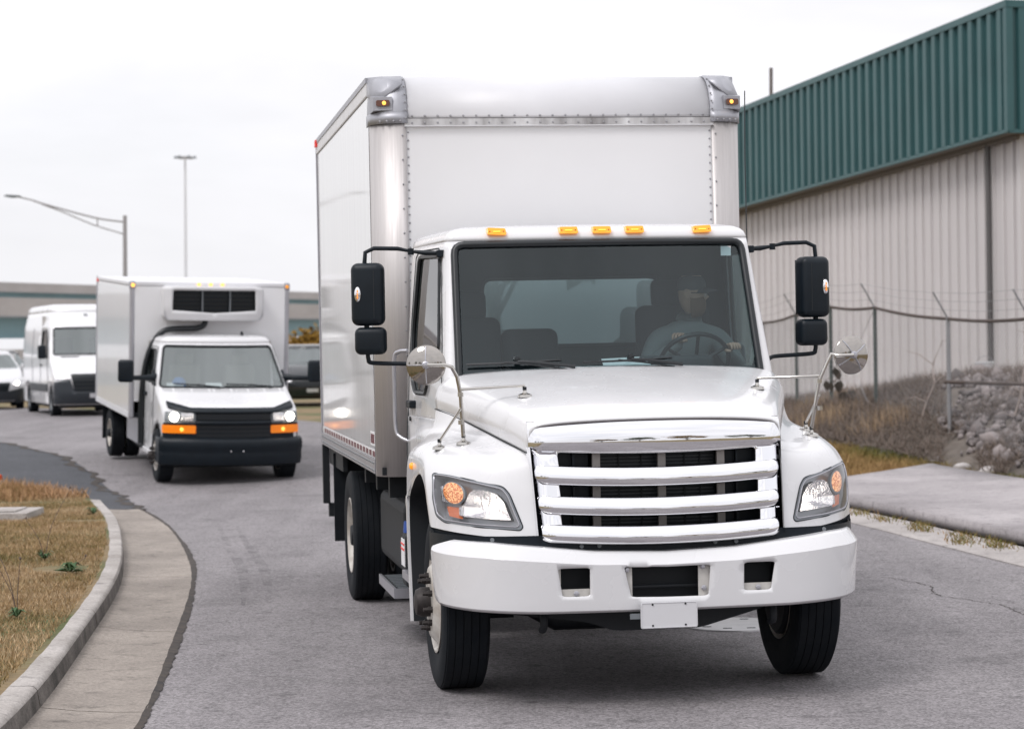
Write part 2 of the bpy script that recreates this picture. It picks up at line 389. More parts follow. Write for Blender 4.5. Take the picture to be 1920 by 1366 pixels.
def asphalt_mat(name, c0, c1, patch, grain=1.0, tracks=None):
    m = P(name, c0, .82, spec=.35)
    t = m.node_tree; b = t.nodes['Principled BSDF']; tc = N(t, 'ShaderNodeTexCoord')
    big = N(t, 'ShaderNodeTexNoise', ins={'Scale': patch, 'Detail': 7.0, 'Roughness': .6}); t.links.new(tc.outputs['Object'], big.inputs['Vector'])
    rb = N(t, 'ShaderNodeMapRange', ins={1: .32, 2: .68}); t.links.new(big.outputs[0], rb.inputs[0])
    mx = N(t, 'ShaderNodeMix', data_type='RGBA'); mx.inputs[6].default_value = (*c0, 1); mx.inputs[7].default_value = (*c1, 1); t.links.new(rb.outputs[0], mx.inputs[0])
    vo = N(t, 'ShaderNodeTexVoronoi', ins={'Scale': 75.0}); t.links.new(tc.outputs['Object'], vo.inputs['Vector'])     # aggregate chips
    rv = N(t, 'ShaderNodeSeparateColor'); t.links.new(vo.outputs['Color'], rv.inputs[0])
    rg = N(t, 'ShaderNodeMapRange', ins={3: 1 - .42 * grain, 4: 1 + .42 * grain}); t.links.new(rv.outputs[0], rg.inputs[0])
    m2 = N(t, 'ShaderNodeMix', data_type='RGBA', blend_type='MULTIPLY', ins={0: 1.0}); t.links.new(mx.outputs[2], m2.inputs[6]); t.links.new(rg.outputs[0], m2.inputs[7])
    sp = N(t, 'ShaderNodeTexNoise', ins={'Scale': 5.5, 'Detail': 8.0, 'Roughness': .75}); t.links.new(tc.outputs['Object'], sp.inputs['Vector'])
    rs = N(t, 'ShaderNodeMapRange', ins={1: .34, 2: .46, 3: .60, 4: 1.0}); t.links.new(sp.outputs[0], rs.inputs[0])
    m3 = N(t, 'ShaderNodeMix', data_type='RGBA', blend_type='MULTIPLY', ins={0: 1.0}); t.links.new(m2.outputs[2], m3.inputs[6]); t.links.new(rs.outputs[0], m3.inputs[7])
    if tracks:      # worn patches, streaks along the lane and drips
        mp = N(t, 'ShaderNodeMapping'); mp.inputs['Scale'].default_value = (1.6, .10, 1); mp.inputs['Rotation'].default_value = (0, 0, .16); t.links.new(tc.outputs['Object'], mp.inputs[0])
        for vec, sc_, lo, hi, dk in ((mp.outputs[0], 1.0, .40, .60, .86), (tc.outputs['Object'], .9, .36, .46, .84), (tc.outputs['Object'], 3.2, .27, .34, .66)):
            nn = N(t, 'ShaderNodeTexNoise', ins={'Scale': sc_, 'Detail': 7.0, 'Roughness': .62}); t.links.new(vec, nn.inputs['Vector']); rr = N(t, 'ShaderNodeMapRange', ins={1: lo, 2: hi, 3: dk, 4: 1.0}); t.links.new(nn.outputs[0], rr.inputs[0])
            mm = N(t, 'ShaderNodeMix', data_type='RGBA', blend_type='MULTIPLY', ins={0: 1.0}); t.links.new(m3.outputs[2], mm.inputs[6]); t.links.new(rr.outputs[0], mm.inputs[7]); m3 = mm
    t.links.new(m3.outputs[2], b.inputs['Base Color'])
    bp = N(t, 'ShaderNodeBump', ins={'Strength': .55, 'Distance': .006}); t.links.new(vo.outputs['Distance'], bp.inputs['Height']); t.links.new(bp.outputs[0], b.inputs['Normal'])
    return m
GROUND = ground_mat()
ASPH = asphalt_mat('worn_asphalt', (.262, .245, .252), (.20, .186, .193), .35, tracks=True)
ASPH_DARK = asphalt_mat('newer_asphalt', (.075, .078, .088), (.055, .058, .067), .8, .7)
APRON = asphalt_mat('driveway_concrete', (.41, .38, .385), (.27, .25, .256), .55, .35)
CONC = asphalt_mat('gutter_concrete', (.34, .30, .265), (.20, .175, .155), .9, .45)
KERBM = asphalt_mat('kerb_concrete', (.45, .42, .40), (.30, .275, .255), 1.6, .4)
STAINED = asphalt_mat('stained_kerb_face', (.20, .18, .165), (.06, .055, .05), 3.0, .5)
TAR = P('tar_and_dirt_joint', (.028, .026, .026), .95, var=(9, .5, (.075, .06, .05)))
BRCONC = P('bridge_concrete', (.54, .515, .515), .85, var=(.12, .3, (.42, .395, .395)), stretch=(1, 1, 3))
TEAL = P('teal_girder_paint', (.20, .33, .38), .55, var=(.2, .2))

_gx = np.concatenate([np.arange(-900, -60, 70), np.arange(-60, -22, 4), np.arange(-22, 18, .8), np.arange(18, 60, 4), np.arange(60, 901, 70)])
_gy = np.concatenate([np.arange(-500, -40, 60), np.arange(-40, 0, 5), np.arange(0, 66, .8), np.arange(66, 130, 6), np.arange(130, 1300, 80)])
_V = [(x, y, gzf(x, y) - .05) for y in _gy for x in _gx]; _n = len(_gx)
_F = [(j * _n + i, j * _n + i + 1, (j + 1) * _n + i + 1, (j + 1) * _n + i) for j in range(len(_gy) - 1) for i in range(_n - 1)]
tag(mk('ground', _V, _F, GROUND, smooth=60), kind='structure')

def strip(name, A, B, mat, dz=0.0, parent=None, nc=1, k=6, **kw):
    """surface between two polylines of equal point count that follows the ground; dz one number or (left, right)"""
    a, b = cr(A, k), cr(B, k); d0, d1 = (dz, dz) if np.isscalar(dz) else dz
    rows = []
    for p, q in zip(a, b):
        rows.append([(p[0] + (q[0] - p[0]) * j / nc, p[1] + (q[1] - p[1]) * j / nc, gzf(p[0] + (q[0] - p[0]) * j / nc, p[1] + (q[1] - p[1]) * j / nc) + d0 + (d1 - d0) * j / nc) for j in range(nc + 1)])
    V, F = grid(rows)
    return mk(name, V, F, mat, parent, smooth=40, **kw)

# road: left edge = gutter joint then the driveway mouth, right edge = the far gutter
ROAD_L = [(-6, -60), (-3.2, -20), (-1.95, 4), (-1.93, 9), (-2.04, 12.42), (-2.32, 15.57), (-2.74, 19.67), (-3.16, 22.46), (-3.83, 25.88), (-4.6, 28.98), (-5.35, 31.52), (-6.32, 34.82), (-7.5, 38.3), (-9.2, 42), (-11.5, 46.5), (-15.5, 53), (-22, 60), (-40, 72), (-80, 92)]
ROAD_R = [(9, -60), (8.6, -20), (7.6, 4), (6.6, 9), (5.9, 12.4), (5.2, 15.6), (4.5, 19.7), (4.1, 22.3), (3.69, 25.04), (3.1, 28.2), (2.4, 31.2), (1.4, 34.6), (.2, 38), (-1.2, 42), (-3.0, 47), (-5.6, 53), (-10, 61), (-22, 72), (-60, 92)]
tag(strip('road', ROAD_L, ROAD_R, ASPH, -.002, nc=10), kind='structure')

# left gutter and kerb, cast in slabs
GUT = [(-1.93, 9), (-2.04, 12.42), (-2.32, 15.57), (-2.74, 19.67), (-3.16, 22.46), (-3.83, 25.88), (-4.49, 28.42), (-4.70, 29.1)]
KF = [(-2.52, 9), (-2.63, 12.47), (-2.93, 15.9), (-3.3, 19.4), (-3.75, 22.3), (-4.36, 25.6), (-4.98, 28.3), (-5.13, 29.0)]
KB = [(-2.72, 9), (-2.83, 12.47), (-3.10, 15.95), (-3.48, 19.5), (-3.93, 22.5), (-4.55, 25.8), (-5.17, 28.45), (-5.34, 29.15)]
gut, kf, kb = cr(GUT, 12), cr(KF, 12), cr(KB, 12)
gutter = tag(empty('gutter', (-3, 18, 0)), kind='structure')
kerb = tag(empty('kerb', (-3.4, 18, 0)), kind='structure')
_cuts = [0, 14, 27, 40, 53, 66, len(gut) - 1]
def seg(o, par, loc): 
    o.parent = par; o.matrix_parent_inverse = Matrix.Translation(loc).inverted(); return o
for a, b in zip(_cuts[:-1], _cuts[1:]):
    rows = []
    for i in range(a, b + 1):
        p, q = kf[i].copy(), gut[i].copy()
        if i == b: p[1] -= .012; q[1] -= .012
        rows.append([(p[0] - .02, p[1], -.04), (p[0] - .02, p[1], .030), ((p[0] * 2 + q[0]) / 3, (p[1] * 2 + q[1]) / 3, .012), ((p[0] + 2 * q[0]) / 3, (p[1] + 2 * q[1]) / 3, .006), (q[0], q[1], .010), (q[0], q[1], -.05)])
    V, F = grid(rows); seg(mk('gutter_slab', V, F, CONC, smooth=30), gutter, (-3, 18, 0))
    rows = []
    for i in range(a, b + 1):
        f, k_ = kf[i].copy(), kb[i].copy()
        if i == b: f[1] -= .01; k_[1] -= .01
        d = (k_ - f); d /= np.linalg.norm(d); w = .02 * sin(i * 1.7) * .3
        fz = .15 - .10 * ss((i - 78) / 8.0) if i > 78 else .15
        rows.append([(f[0], f[1], -.03), (*(f + d * .025), fz - .025), (*(f + d * .045), fz - .004), (*(f + d * .065), fz), (*(k_ - d * .02 + w), fz + .002), (*k_, fz - .012), (*k_, -.03)])
    V, F = grid(rows); V = [(x, y, float(z)) for x, y, z in V]
    _k = seg(mk('kerb_stone', V, F, KERBM, smooth=38, mat2=STAINED), kerb, (-3.4, 18, 0))
    for j, pg in enumerate(_k.data.polygons):
        if j % 6 == 0: pg.material_index = 1
# crumbling joint between gutter and asphalt
_rows = []
for i, p in enumerate(cr(GUT, 40)):
    w0 = .008 + .01 * abs(sin(i * .37)) + .008 * random.random(); w1 = .014 + .026 * abs(sin(i * .043 + 1)) + .018 * random.random()
    _rows.append([(p[0] - w0 * .5, p[1], .0125), (p[0] + w1, p[1], .004)])
V, F = grid(_rows); seg(mk('joint', V, F, TAR), gutter, (-3, 18, 0))
# driveway mouth on the left (newer, darker asphalt) with its cracked edge
tag(strip('driveway', [(-4.70, 29.12), (-5.2, 31.2), (-6.2, 34.6), (-7.4, 38.2), (-9.1, 41.9), (-11.3, 46.3)], [(-5.30, 29.2), (-6.4, 31.0), (-8.2, 33.6), (-11, 36.4), (-15, 40), (-22, 46)], ASPH_DARK, .004, nc=4), kind='structure')
_rows = []
for i, p in enumerate(cr([(-4.66, 28.9), (-5.3, 31.4), (-6.27, 34.72), (-7.45, 38.25), (-9.15, 41.95), (-11.4, 46.4)], 40)):
    w = .03 + .06 * abs(sin(i * .23)) * abs(sin(i * .071)) + .03 * random.random(); j = .05 * sin(i * .6) + .06 * sin(i * .17)
    z = gzf(p[0], p[1]) + .008
    _rows.append([(p[0] - w + j, p[1], z), (p[0] + w * .6 + j, p[1], z)])
V, F = grid(_rows); tag(mk('road_crack', V, F, TAR), kind='structure')
# verge behind the kerb
VB = [(-2.80, 9), (-2.80, 12.47), (-3.07, 15.95), (-3.45, 19.5), (-3.90, 22.5), (-4.52, 25.8), (-5.14, 28.45), (-5.34, 29.2), (-6.3, 31.0), (-8.1, 33.6), (-10.9, 36.4), (-15, 40), (-22, 46)]
VL = [(-30, 9), (-30, 12.4), (-30, 16), (-30, 19.5), (-30, 22.5), (-30, 26), (-30, 28.5), (-30, 29.2), (-30, 31), (-30, 33.6), (-30, 36.4), (-31, 40), (-32, 46)]
tag(strip('grass_verge', VB, VL, GROUND, (.145, .22), nc=12), kind='structure')
tag(strip('verge_behind', [(-2.8, 9.02), (-2.9, 3), (-4.4, -20), (-7.5, -60)], [(-30, 9.02), (-30, 3), (-30, -20), (-30, -60)], GROUND, (.14, .2), nc=4), kind='structure')
# right gutter, dark joint, driveway apron
RG0 = [(6.6, 9), (5.9, 12.4), (5.2, 15.6), (4.5, 19.7), (4.1, 22.3), (3.69, 25.04), (3.1, 28.2), (2.4, 31.2), (1.4, 34.6), (.2, 38)]
RG1 = [(7.2, 9.2), (6.5, 12.6), (5.75, 15.9), (5.08, 19.9), (4.62, 22.6), (4.18, 25.3), (3.6, 28.5), (2.9, 31.5), (1.9, 34.9), (.7, 38.3)]
RCONC = asphalt_mat('pale_gutter_concrete', (.44, .41, .395), (.32, .295, .285), 1.1, .35)
rgut = tag(empty('gutter', (4.5, 20, 0)), kind='structure')
a_, b_ = cr(RG0, 8), cr(RG1, 8)
for s in range(0, len(a_) - 1, 8):
    rows = []
    for i in range(s, min(s + 9, len(a_))):
        p, q = a_[i].copy(), b_[i].copy()
        if i == s + 8: p[1] -= .012; q[1] -= .012
        z = gzf(*p)
        rows.append([(p[0], p[1], z - .04), (p[0], p[1], z + .010), ((p[0] + q[0]) / 2, (p[1] + q[1]) / 2, z + .022), (q[0], q[1], z + .034), (q[0], q[1], z - .04)])
    V, F = grid(rows); seg(mk('gutter_slab', V, F, RCONC, smooth=30), rgut, (4.5, 20, 0))
_rows = []
for i, p in enumerate(cr(RG1, 30)):
    w = .05 + .025 * sin(i * .21) + .02 * random.random(); z = gzf(*p)
    _rows.append([(p[0] - .004, p[1], z + .004), (p[0] + w, p[1] + w * .2, z + .004)])
V, F = grid(_rows); seg(mk('joint', V, F, TAR), rgut, (4.5, 20, 0))
AP = rpoly([(7.26, 9.2), (6.56, 12.65), (5.81, 15.94), (5.14, 19.93), (4.68, 22.63), (4.24, 25.33), (3.66, 28.53), (3.9, 30.2), (5.0, 32.0), (6.05, 33.7), (6.25, 32.4), (6.5, 30.6), (6.9, 28.6), (9, 24), (14, 15), (16, 9.2)], .3, 3)
tag(sheet('driveway_apron', AP, [], lambda x, y: (x, y, gzf(x, y) + .034), APRON, step=.8, solid=.12), kind='structure')
# manhole cover in the lane
mh = tag(empty('manhole_cover', (1.56, 16.5, 0)), 'round pale metal manhole cover set in the road under the large truck', 'manhole cover')
MHM = P('worn_cover_metal', (.42, .41, .42), .38, metal=.55, var=(7, .25))
lathe('cover', [(0, .010), (.36, .010), (.38, .007), (.385, -.01)], MHM, mh, axis='z', n=40)
for i in range(10):
    a = i * 2 * pi / 10; c = np.array((cos(a) * .27, sin(a) * .27)); box('slot', (c[0] - .03, c[1] - .012, .009), (c[0] + .03, c[1] + .012, .0125), BLACKLINE, mh)
# faint curved tyre scuffs on the asphalt
SCUFF = P('rubber_scuff', (.08, .075, .08), .85)
_t = SCUFF.node_tree; _tc2 = N(_t, 'ShaderNodeTexCoord'); _nn = N(_t, 'ShaderNodeTexNoise', ins={'Scale': 2.5, 'Detail': 8.0, 'Roughness': .7}); _t.links.new(_tc2.outputs['Object'], _nn.inputs['Vector'])
_rr = N(_t, 'ShaderNodeMapRange', ins={1: .42, 2: .75, 3: .0, 4: .34}); _t.links.new(_nn.outputs[0], _rr.inputs[0]); _t.links.new(_rr.outputs[0], _t.nodes['Principled BSDF'].inputs['Alpha'])
for off in (0, .20):
    tag(strip('tyre_scuff', [(-3.35 + off, 26.2), (-2.95 + off, 23.6), (-2.50 + off, 20.9), (-2.15 + off, 18.2)], [(-3.31 + off, 26.2), (-2.87 + off, 23.6), (-2.40 + off, 20.9), (-2.12 + off, 18.2)], SCUFF, .003), kind='structure')

# thin cracks in the asphalt
for pts in ([(3.1, 19.6), (3.35, 18.9), (3.3, 18.2), (3.62, 17.5), (3.7, 16.8)], [(-1.2, 27.5), (-.9, 26.6), (-1.0, 25.4), (-.6, 24.2)]):
    rr_ = random.Random(int(pts[0][0] * 100)); rows = []
    for i, p in enumerate(cr(pts, 14)):
        w = .002 + .005 * rr_.random(); j = .025 * rr_.uniform(-1, 1); dxy = np.array(pts[-1]) - np.array(pts[0]); nn_ = np.array((-dxy[1], dxy[0])) / np.linalg.norm(dxy); a_1, b_1 = p + nn_ * (j - w), p + nn_ * (j + w)
        rows.append([(a_1[0], a_1[1], gzf(*a_1) + .002), (b_1[0], b_1[1], gzf(*b_1) + .002)])
    V, F = grid(rows); tag(mk('road_crack', V, F, TAR), kind='structure')

# ------------------------------------------------------------------ warehouse
FASCIA = P('green_fascia_metal', (.040, .112, .118), .38, metal=.15, var=(.8, .15))
WALLM = P('beige_wall_metal', (.63, .60, .60), .5, var=(.6, .12), stretch=(1, 1, .25))
SOFFIT = P('soffit_metal', (.22, .20, .19), .7)
FND = P('foundation_concrete', (.34, .31, .29), .9, var=(2, .3))
wh = tag(empty('warehouse', (*WC, 0)), 'beige ribbed metal warehouse with a deep green ribbed fascia', 'building')
def WP(t, off, z): 
    p = WU * t + WN * off
    return (p[0], p[1], z)
ftop = lambda t: 8.30 - .0496 * t
fbot = lambda t: 5.84 - .0453 * t
fbase = lambda t: min(1.05 - .065 * t, 1.2)
PITCH = .394
def ribbed(name, t0, t1, zlo, zhi, off, prof, mat, inward=0.0, xf=None):
    n = int(round((t1 - t0) / PITCH)); rows0 = []; rows1 = []
    for i in range(n):
        for (a, h) in prof:
            t = t0 + i * PITCH + a * PITCH
            f = xf if xf else WP
            rows0.append(f(t, off + h, zlo(t))); rows1.append(f(t, off + h, zhi(t)))
    f = xf if xf else WP
    rows0.append(f(t1, off, zlo(t1))); rows1.append(f(t1, off, zhi(t1)))
    V, F = grid([rows0, rows1])
    return mk(name, V, F, mat, wh, smooth=25)
FP = [(0, 0), (.36, 0), (.42, .075), (.80, .075), (.92, 0)]
WPF = [(0, 0), (.72, 0), (.735, .055), (.885, .055), (.90, 0)]
for i in range(16):
    t0 = i * 3 * PITCH; ribbed('fascia_panel', t0, t0 + 3 * PITCH - .004, lambda t: fbot(t) + .02, lambda t: ftop(t) - .12, 0, FP, FASCIA)
    t0 = .34 + i * 3 * PITCH; ribbed('wall_panel', t0, t0 + 3 * PITCH - .004, lambda t: fbase(t) + .10, lambda t: fbot(t) - .02, -.45, WPF, WALLM)
# gable returns (face the street corner)
RT = lambda t, off, z: (-WN[0] * t - WU[0] * off, -WN[1] * t - WU[1] * off, z)      # runs back from the corner
for i in range(6):
    t0 = .02 + i * 3 * PITCH; ribbed('fascia_panel', t0, t0 + 3 * PITCH - .004, lambda t: 5.86, lambda t: 8.18, .0, FP, FASCIA, xf=RT)
    t0 = .80 + i * 3 * PITCH; ribbed('wall_panel', t0, t0 + 3 * PITCH - .004, lambda t: 1.1, lambda t: 5.8, -.34, WPF, WALLM, xf=RT)
def wbeam(name, t0, t1, o0, o1, z0, z1, mat, f=WP):
    V = [f(t0, o0, z0(t0)), f(t1, o0, z0(t1)), f(t1, o1, z0(t1)), f(t0, o1, z0(t0)), f(t0, o0, z1(t0)), f(t1, o0, z1(t1)), f(t1, o1, z1(t1)), f(t0, o1, z1(t0))]
    return mk(name, V, BOXF, mat, wh)
wbeam('coping', -.08, 19, .09, -.3, lambda t: ftop(t) - .13, ftop, FASCIA)
wbeam('coping', -.05, 7.5, .085, -.3, lambda t: 8.165, lambda t: 8.296, FASCIA, RT)
wbeam('corner_trim', -.075, .06, .08, -.06, lambda t: fbot(t) + .0, lambda t: ftop(t) - .125, FASCIA)
wbeam('fascia_sill', -.06, 19, .075, -.01, lambda t: fbot(t) - .03, lambda t: fbot(t) + .035, FASCIA)
wbeam('fascia_sill', -.03, 7.5, .07, -.01, lambda t: 5.80, lambda t: 5.868, FASCIA, RT)
wbeam('soffit', .0, 19, -.02, -.50, lambda t: fbot(t) - .02, lambda t: fbot(t) + .0, SOFFIT)
wbeam('soffit_bracket', .3, 19, -.30, -.38, lambda t: fbot(t) - .10, lambda t: fbot(t) - .024, SOFFIT)
wbeam('foundation', .30, 19, -.40, -.8, lambda t: fbase(t) - .9, lambda t: fbase(t) + .12, FND)
wbeam('roof', 0, 19, -.32, -14, lambda t: ftop(t) - .4, lambda t: ftop(t) - .25, SOFFIT)
wbeam('corner_trim', .30, .44, -.38, -.50, lambda t: fbase(t) + .1, lambda t: fbot(t) - .025, WALLM)
V, F = tube_geo([WP(1.52, -.34, 1.0), WP(1.52, -.34, 5.72)], .055, 8); mk('downspout', V, F, P('downspout_paint', (.10, .095, .095), .5), wh, smooth=50)
wbeam('wall_joint', 1.44, 1.47, -.405, -.44, lambda t: fbase(t) + .15, lambda t: fbot(t) - .03, P('dark_joint', (.09, .08, .08), .8))
# pipe lying along the wall base
PVC = P('pale_plastic', (.62, .62, .63), .5)
_a = np.array((*WC, 0)) + np.array(WP(12.5, -.35, fbase(12.5) + .22)); _b = np.array((*WC, 0)) + np.array(WP(5.0, -.25, fbase(5.0) + .05))
dp = tag(empty('drain_pipe', tuple(_b)), 'long pale drain pipe lying along the foot of the warehouse wall', 'pipe')
V, F = tube_geo([tuple(_a - _b), (0, 0, 0)], .095, 12); mk('pipe', V, F, PVC, dp, smooth=50)
_d = (_b - _a) / np.linalg.norm(_b - _a); V, F = tube_geo([tuple(-_d * .02), tuple(_d * .16)], .125, 12); mk('pipe_end', V, F, DARK, dp, smooth=50)
# utility pole poking over the roof
POLEM = P('weathered_wood', (.17, .15, .14), .9, var=(4, .3))
up = tag(empty('utility_pole', (7.79, 70, .34), (0, .014, 0)), 'thin grey utility pole with a short arm behind the warehouse roof', 'utility pole')
tube('pole', [(0, 0, 0), (0, 0, 9.75)], .055, POLEM, up); tube('arm', [(0, 0, 8.75), (.62, 0, 8.72)], .035, POLEM, up); tube('insulator', [(.58, 0, 8.72), (.58, 0, 8.35)], .03, POLEM, up)
tube('arm', [(-.5, 0, 7.98), (.05, 0, 7.98)], .035, POLEM, up)

# ------------------------------------------------------------------ chain link fence with barbed wire arms
GALV = P('galvanised_steel', (.34, .34, .35), .5, metal=.5, var=(3, .3))
RUSTY = P('rusted_rail', (.10, .075, .065), .7, var=(6, .4))
POSTG = P('dark_post_paint', (.085, .10, .095), .6, var=(5, .3))
FT = [(5.62, 52.0, 2.34), (5.70, 46.6, 2.46), (5.76, 42.0, 2.55), (6.25, 40.0, 2.50), (6.85, 36.5, 2.27), (7.35, 33.0, 2.23), (8.2, 28.5, 2.2)]
fence = tag(empty('chain_link_fence', (6.25, 40, 0)), 'tall chain link fence with sagging rusty rail and barbed wire arms before the warehouse', 'fence')
_fo = np.array((6.25, 40, 0))
for i, (x, y, z) in enumerate(FT):
    g = gzf(x, y); m_ = POSTG if i in (1, 2, 3) else GALV
    pst = tube('post', [np.array((x, y, g - .3)) - _fo, np.array((x, y, z + .02)) - _fo], .034, m_, fence, n=10)
    arm = tube('barbed_wire_arm', [np.array((x, y, z)) - _fo, np.array((x - .24, y - .05, z + .42)) - _fo], .014, GALV, fence, n=6)
for i in range(len(FT) - 1):
    a, b = np.array(FT[i]), np.array(FT[i + 1]); L_ = [a + (b - a) * k / 8 - np.array((0, 0, .035 * sin(pi * k / 8))) - _fo for k in range(9)]
    tube('top_rail', L_, .026, RUSTY, fence, n=8)
    wires = []
    for h in (.14, .28, .41):
        o = np.array((-.24 * h / .42, -.03, h)); wires.append(tube_geo([a + o - _fo, (a + b) / 2 + o - np.array((0, 0, .03)) - _fo, b + o - _fo], .004, 3))
    V, F = merge(wires); mk('barbed_wire', V, F, GALV, fence)
mesh_parts = []
for i in range(len(FT) - 1):
    a, b = np.array(FT[i]), np.array(FT[i + 1]); L_ = np.linalg.norm((b - a)[:2]); n = int(L_ / .11)
    ga, gb = gzf(a[0], a[1]), gzf(b[0], b[1])
    def fp(s, h):
        s = min(max(s, 0), 1); x, y = (a + (b - a) * s)[:2]; zt = a[2] + (b[2] - a[2]) * s - .035 * sin(pi * s); g = gzf(x, y); return np.array((x, y, g + .05 + (zt - g - .05) * h)) - _fo
    for k in range(-22, n + 1):
        for sgn in (1, -1):
            s0 = k / n; s1 = (k + 22) / n
            h0, h1 = 0., 1.
            if s0 < 0: h0 = -s0 / (s1 - s0); s0 = 0
            if s1 > 1: h1 = h0 + (1 - s0) / (22 / n) * 1.0 if h0 == 0 else 1; h1 = min(h1, 1); s1 = 1
            if sgn < 0: h0, h1 = 1 - h0, 1 - h1
            mesh_parts.append(tube_geo([fp(s0, h0), fp(s1, h1)], .0016, 3))
V, F = merge(mesh_parts); tag(mk('wire_mesh', V, F, GALV, fence), kind='stuff')
rail = tag(empty('pipe_rail', (6.76, 36, 0)), 'low rusty pipe rail on galvanised posts in front of the rubble bank', 'railing')
_ro = np.array((6.76, 36, 0))
tube('rail', [np.array((6.70, 36.05, 1.29)) - _ro, np.array((7.74, 35.0, 1.26)) - _ro, np.array((9.6, 33.2, 1.26)) - _ro], .03, RUSTY, rail)
for (x, y) in ((6.76, 36.0), (7.86, 34.9), (9.5, 33.3)): tube('post', [np.array((x, y, gzf(x, y) - .2)) - _ro, np.array((x, y, 1.285)) - _ro], .032, GALV, rail)

# ------------------------------------------------------------------ bridges far behind
def bridge(name, p0, p1, z, label, ext=(-60, 160), piers=()):
    p0, p1 = np.array(p0, float), np.array(p1, float); u = (p1 - p0) / np.linalg.norm(p1 - p0); n = np.array((u[1], -u[0]))
    if n[1] > 0: n = -n
    r = tag(empty(name, (p0[0], p0[1], 0)), label, 'bridge')
    def beam(nm, o0, o1, z0, z1, m_):
        V = []
        for zz in (z0, z1):
            for (t, o) in ((ext[0], o0), (ext[1], o0), (ext[1], o1), (ext[0], o1)): q = u * t + n * o; V.append((q[0], q[1], zz))
        return mk(nm, V, BOXF, m_, r)
    zt, zp, zg, zb = z
    beam('parapet', .35, 0, zp, zt, BRCONC); beam('deck', -.85, -9, zp - .28, zp - .002, BRCONC)
    beam('girder', -.5, -.8, zb, zg, TEAL); beam('girder_flange', -.3, -1.0, zb - .06, zb - .002, TEAL); beam('far_parapet', -8.7, -9, zp, zt, BRCONC); beam('girder', -8, -8.3, zb, zg, TEAL)
    for t in piers:
        q = u * t - n * 4.5; lathe('pier', [(.0, -1), (.7, -1), (.7, zb - .7), (0, zb - .7)], BRCONC, r, axis='z', c=(q[0], q[1], 0), n=16)
        V = []
        for zz in (zb - .75, zb - .08):
            for (a, o) in ((-.6, .2), (.6, .2), (.6, -8.6), (-.6, -8.6)): qq = u * (t + a) + n * o; V.append((qq[0], qq[1], zz))
        mk('pier_cap', V, BOXF, BRCONC, r)
    return r
bridge('overpass', (-57.3, 260), (-28.0, 340), (9.44, 8.40, 8.39, 6.4), 'far upper concrete overpass deck, topmost in the background', piers=(-20, 60))
bridge('overpass', (-44.2, 200), (-21.8, 264), (6.42, 4.85, 4.70, 2.95), 'nearer concrete overpass with teal steel girder behind the delivery vehicles', piers=(48,))
bridge('ramp_bridge', (-37.6, 170), (-30, 190), (1.95, 1.15, 1.03, .2), 'low concrete ramp with teal girder at the left edge behind the van', ext=(-70, 12))
# ================================================================== the large box truck (x = image right, y = rearward, z = up)
TR = tag(empty('box_truck', (.845, 12.847, 0), (0, -.004, .1537)), 'large white box truck with chrome grille nearest the camera', 'truck', 'white delivery vehicles in a row')
def sym(fn):
    for s in (-1, 1): fn(s)
def flip(V, s): return [(s * x, y, z) for x, y, z in V]

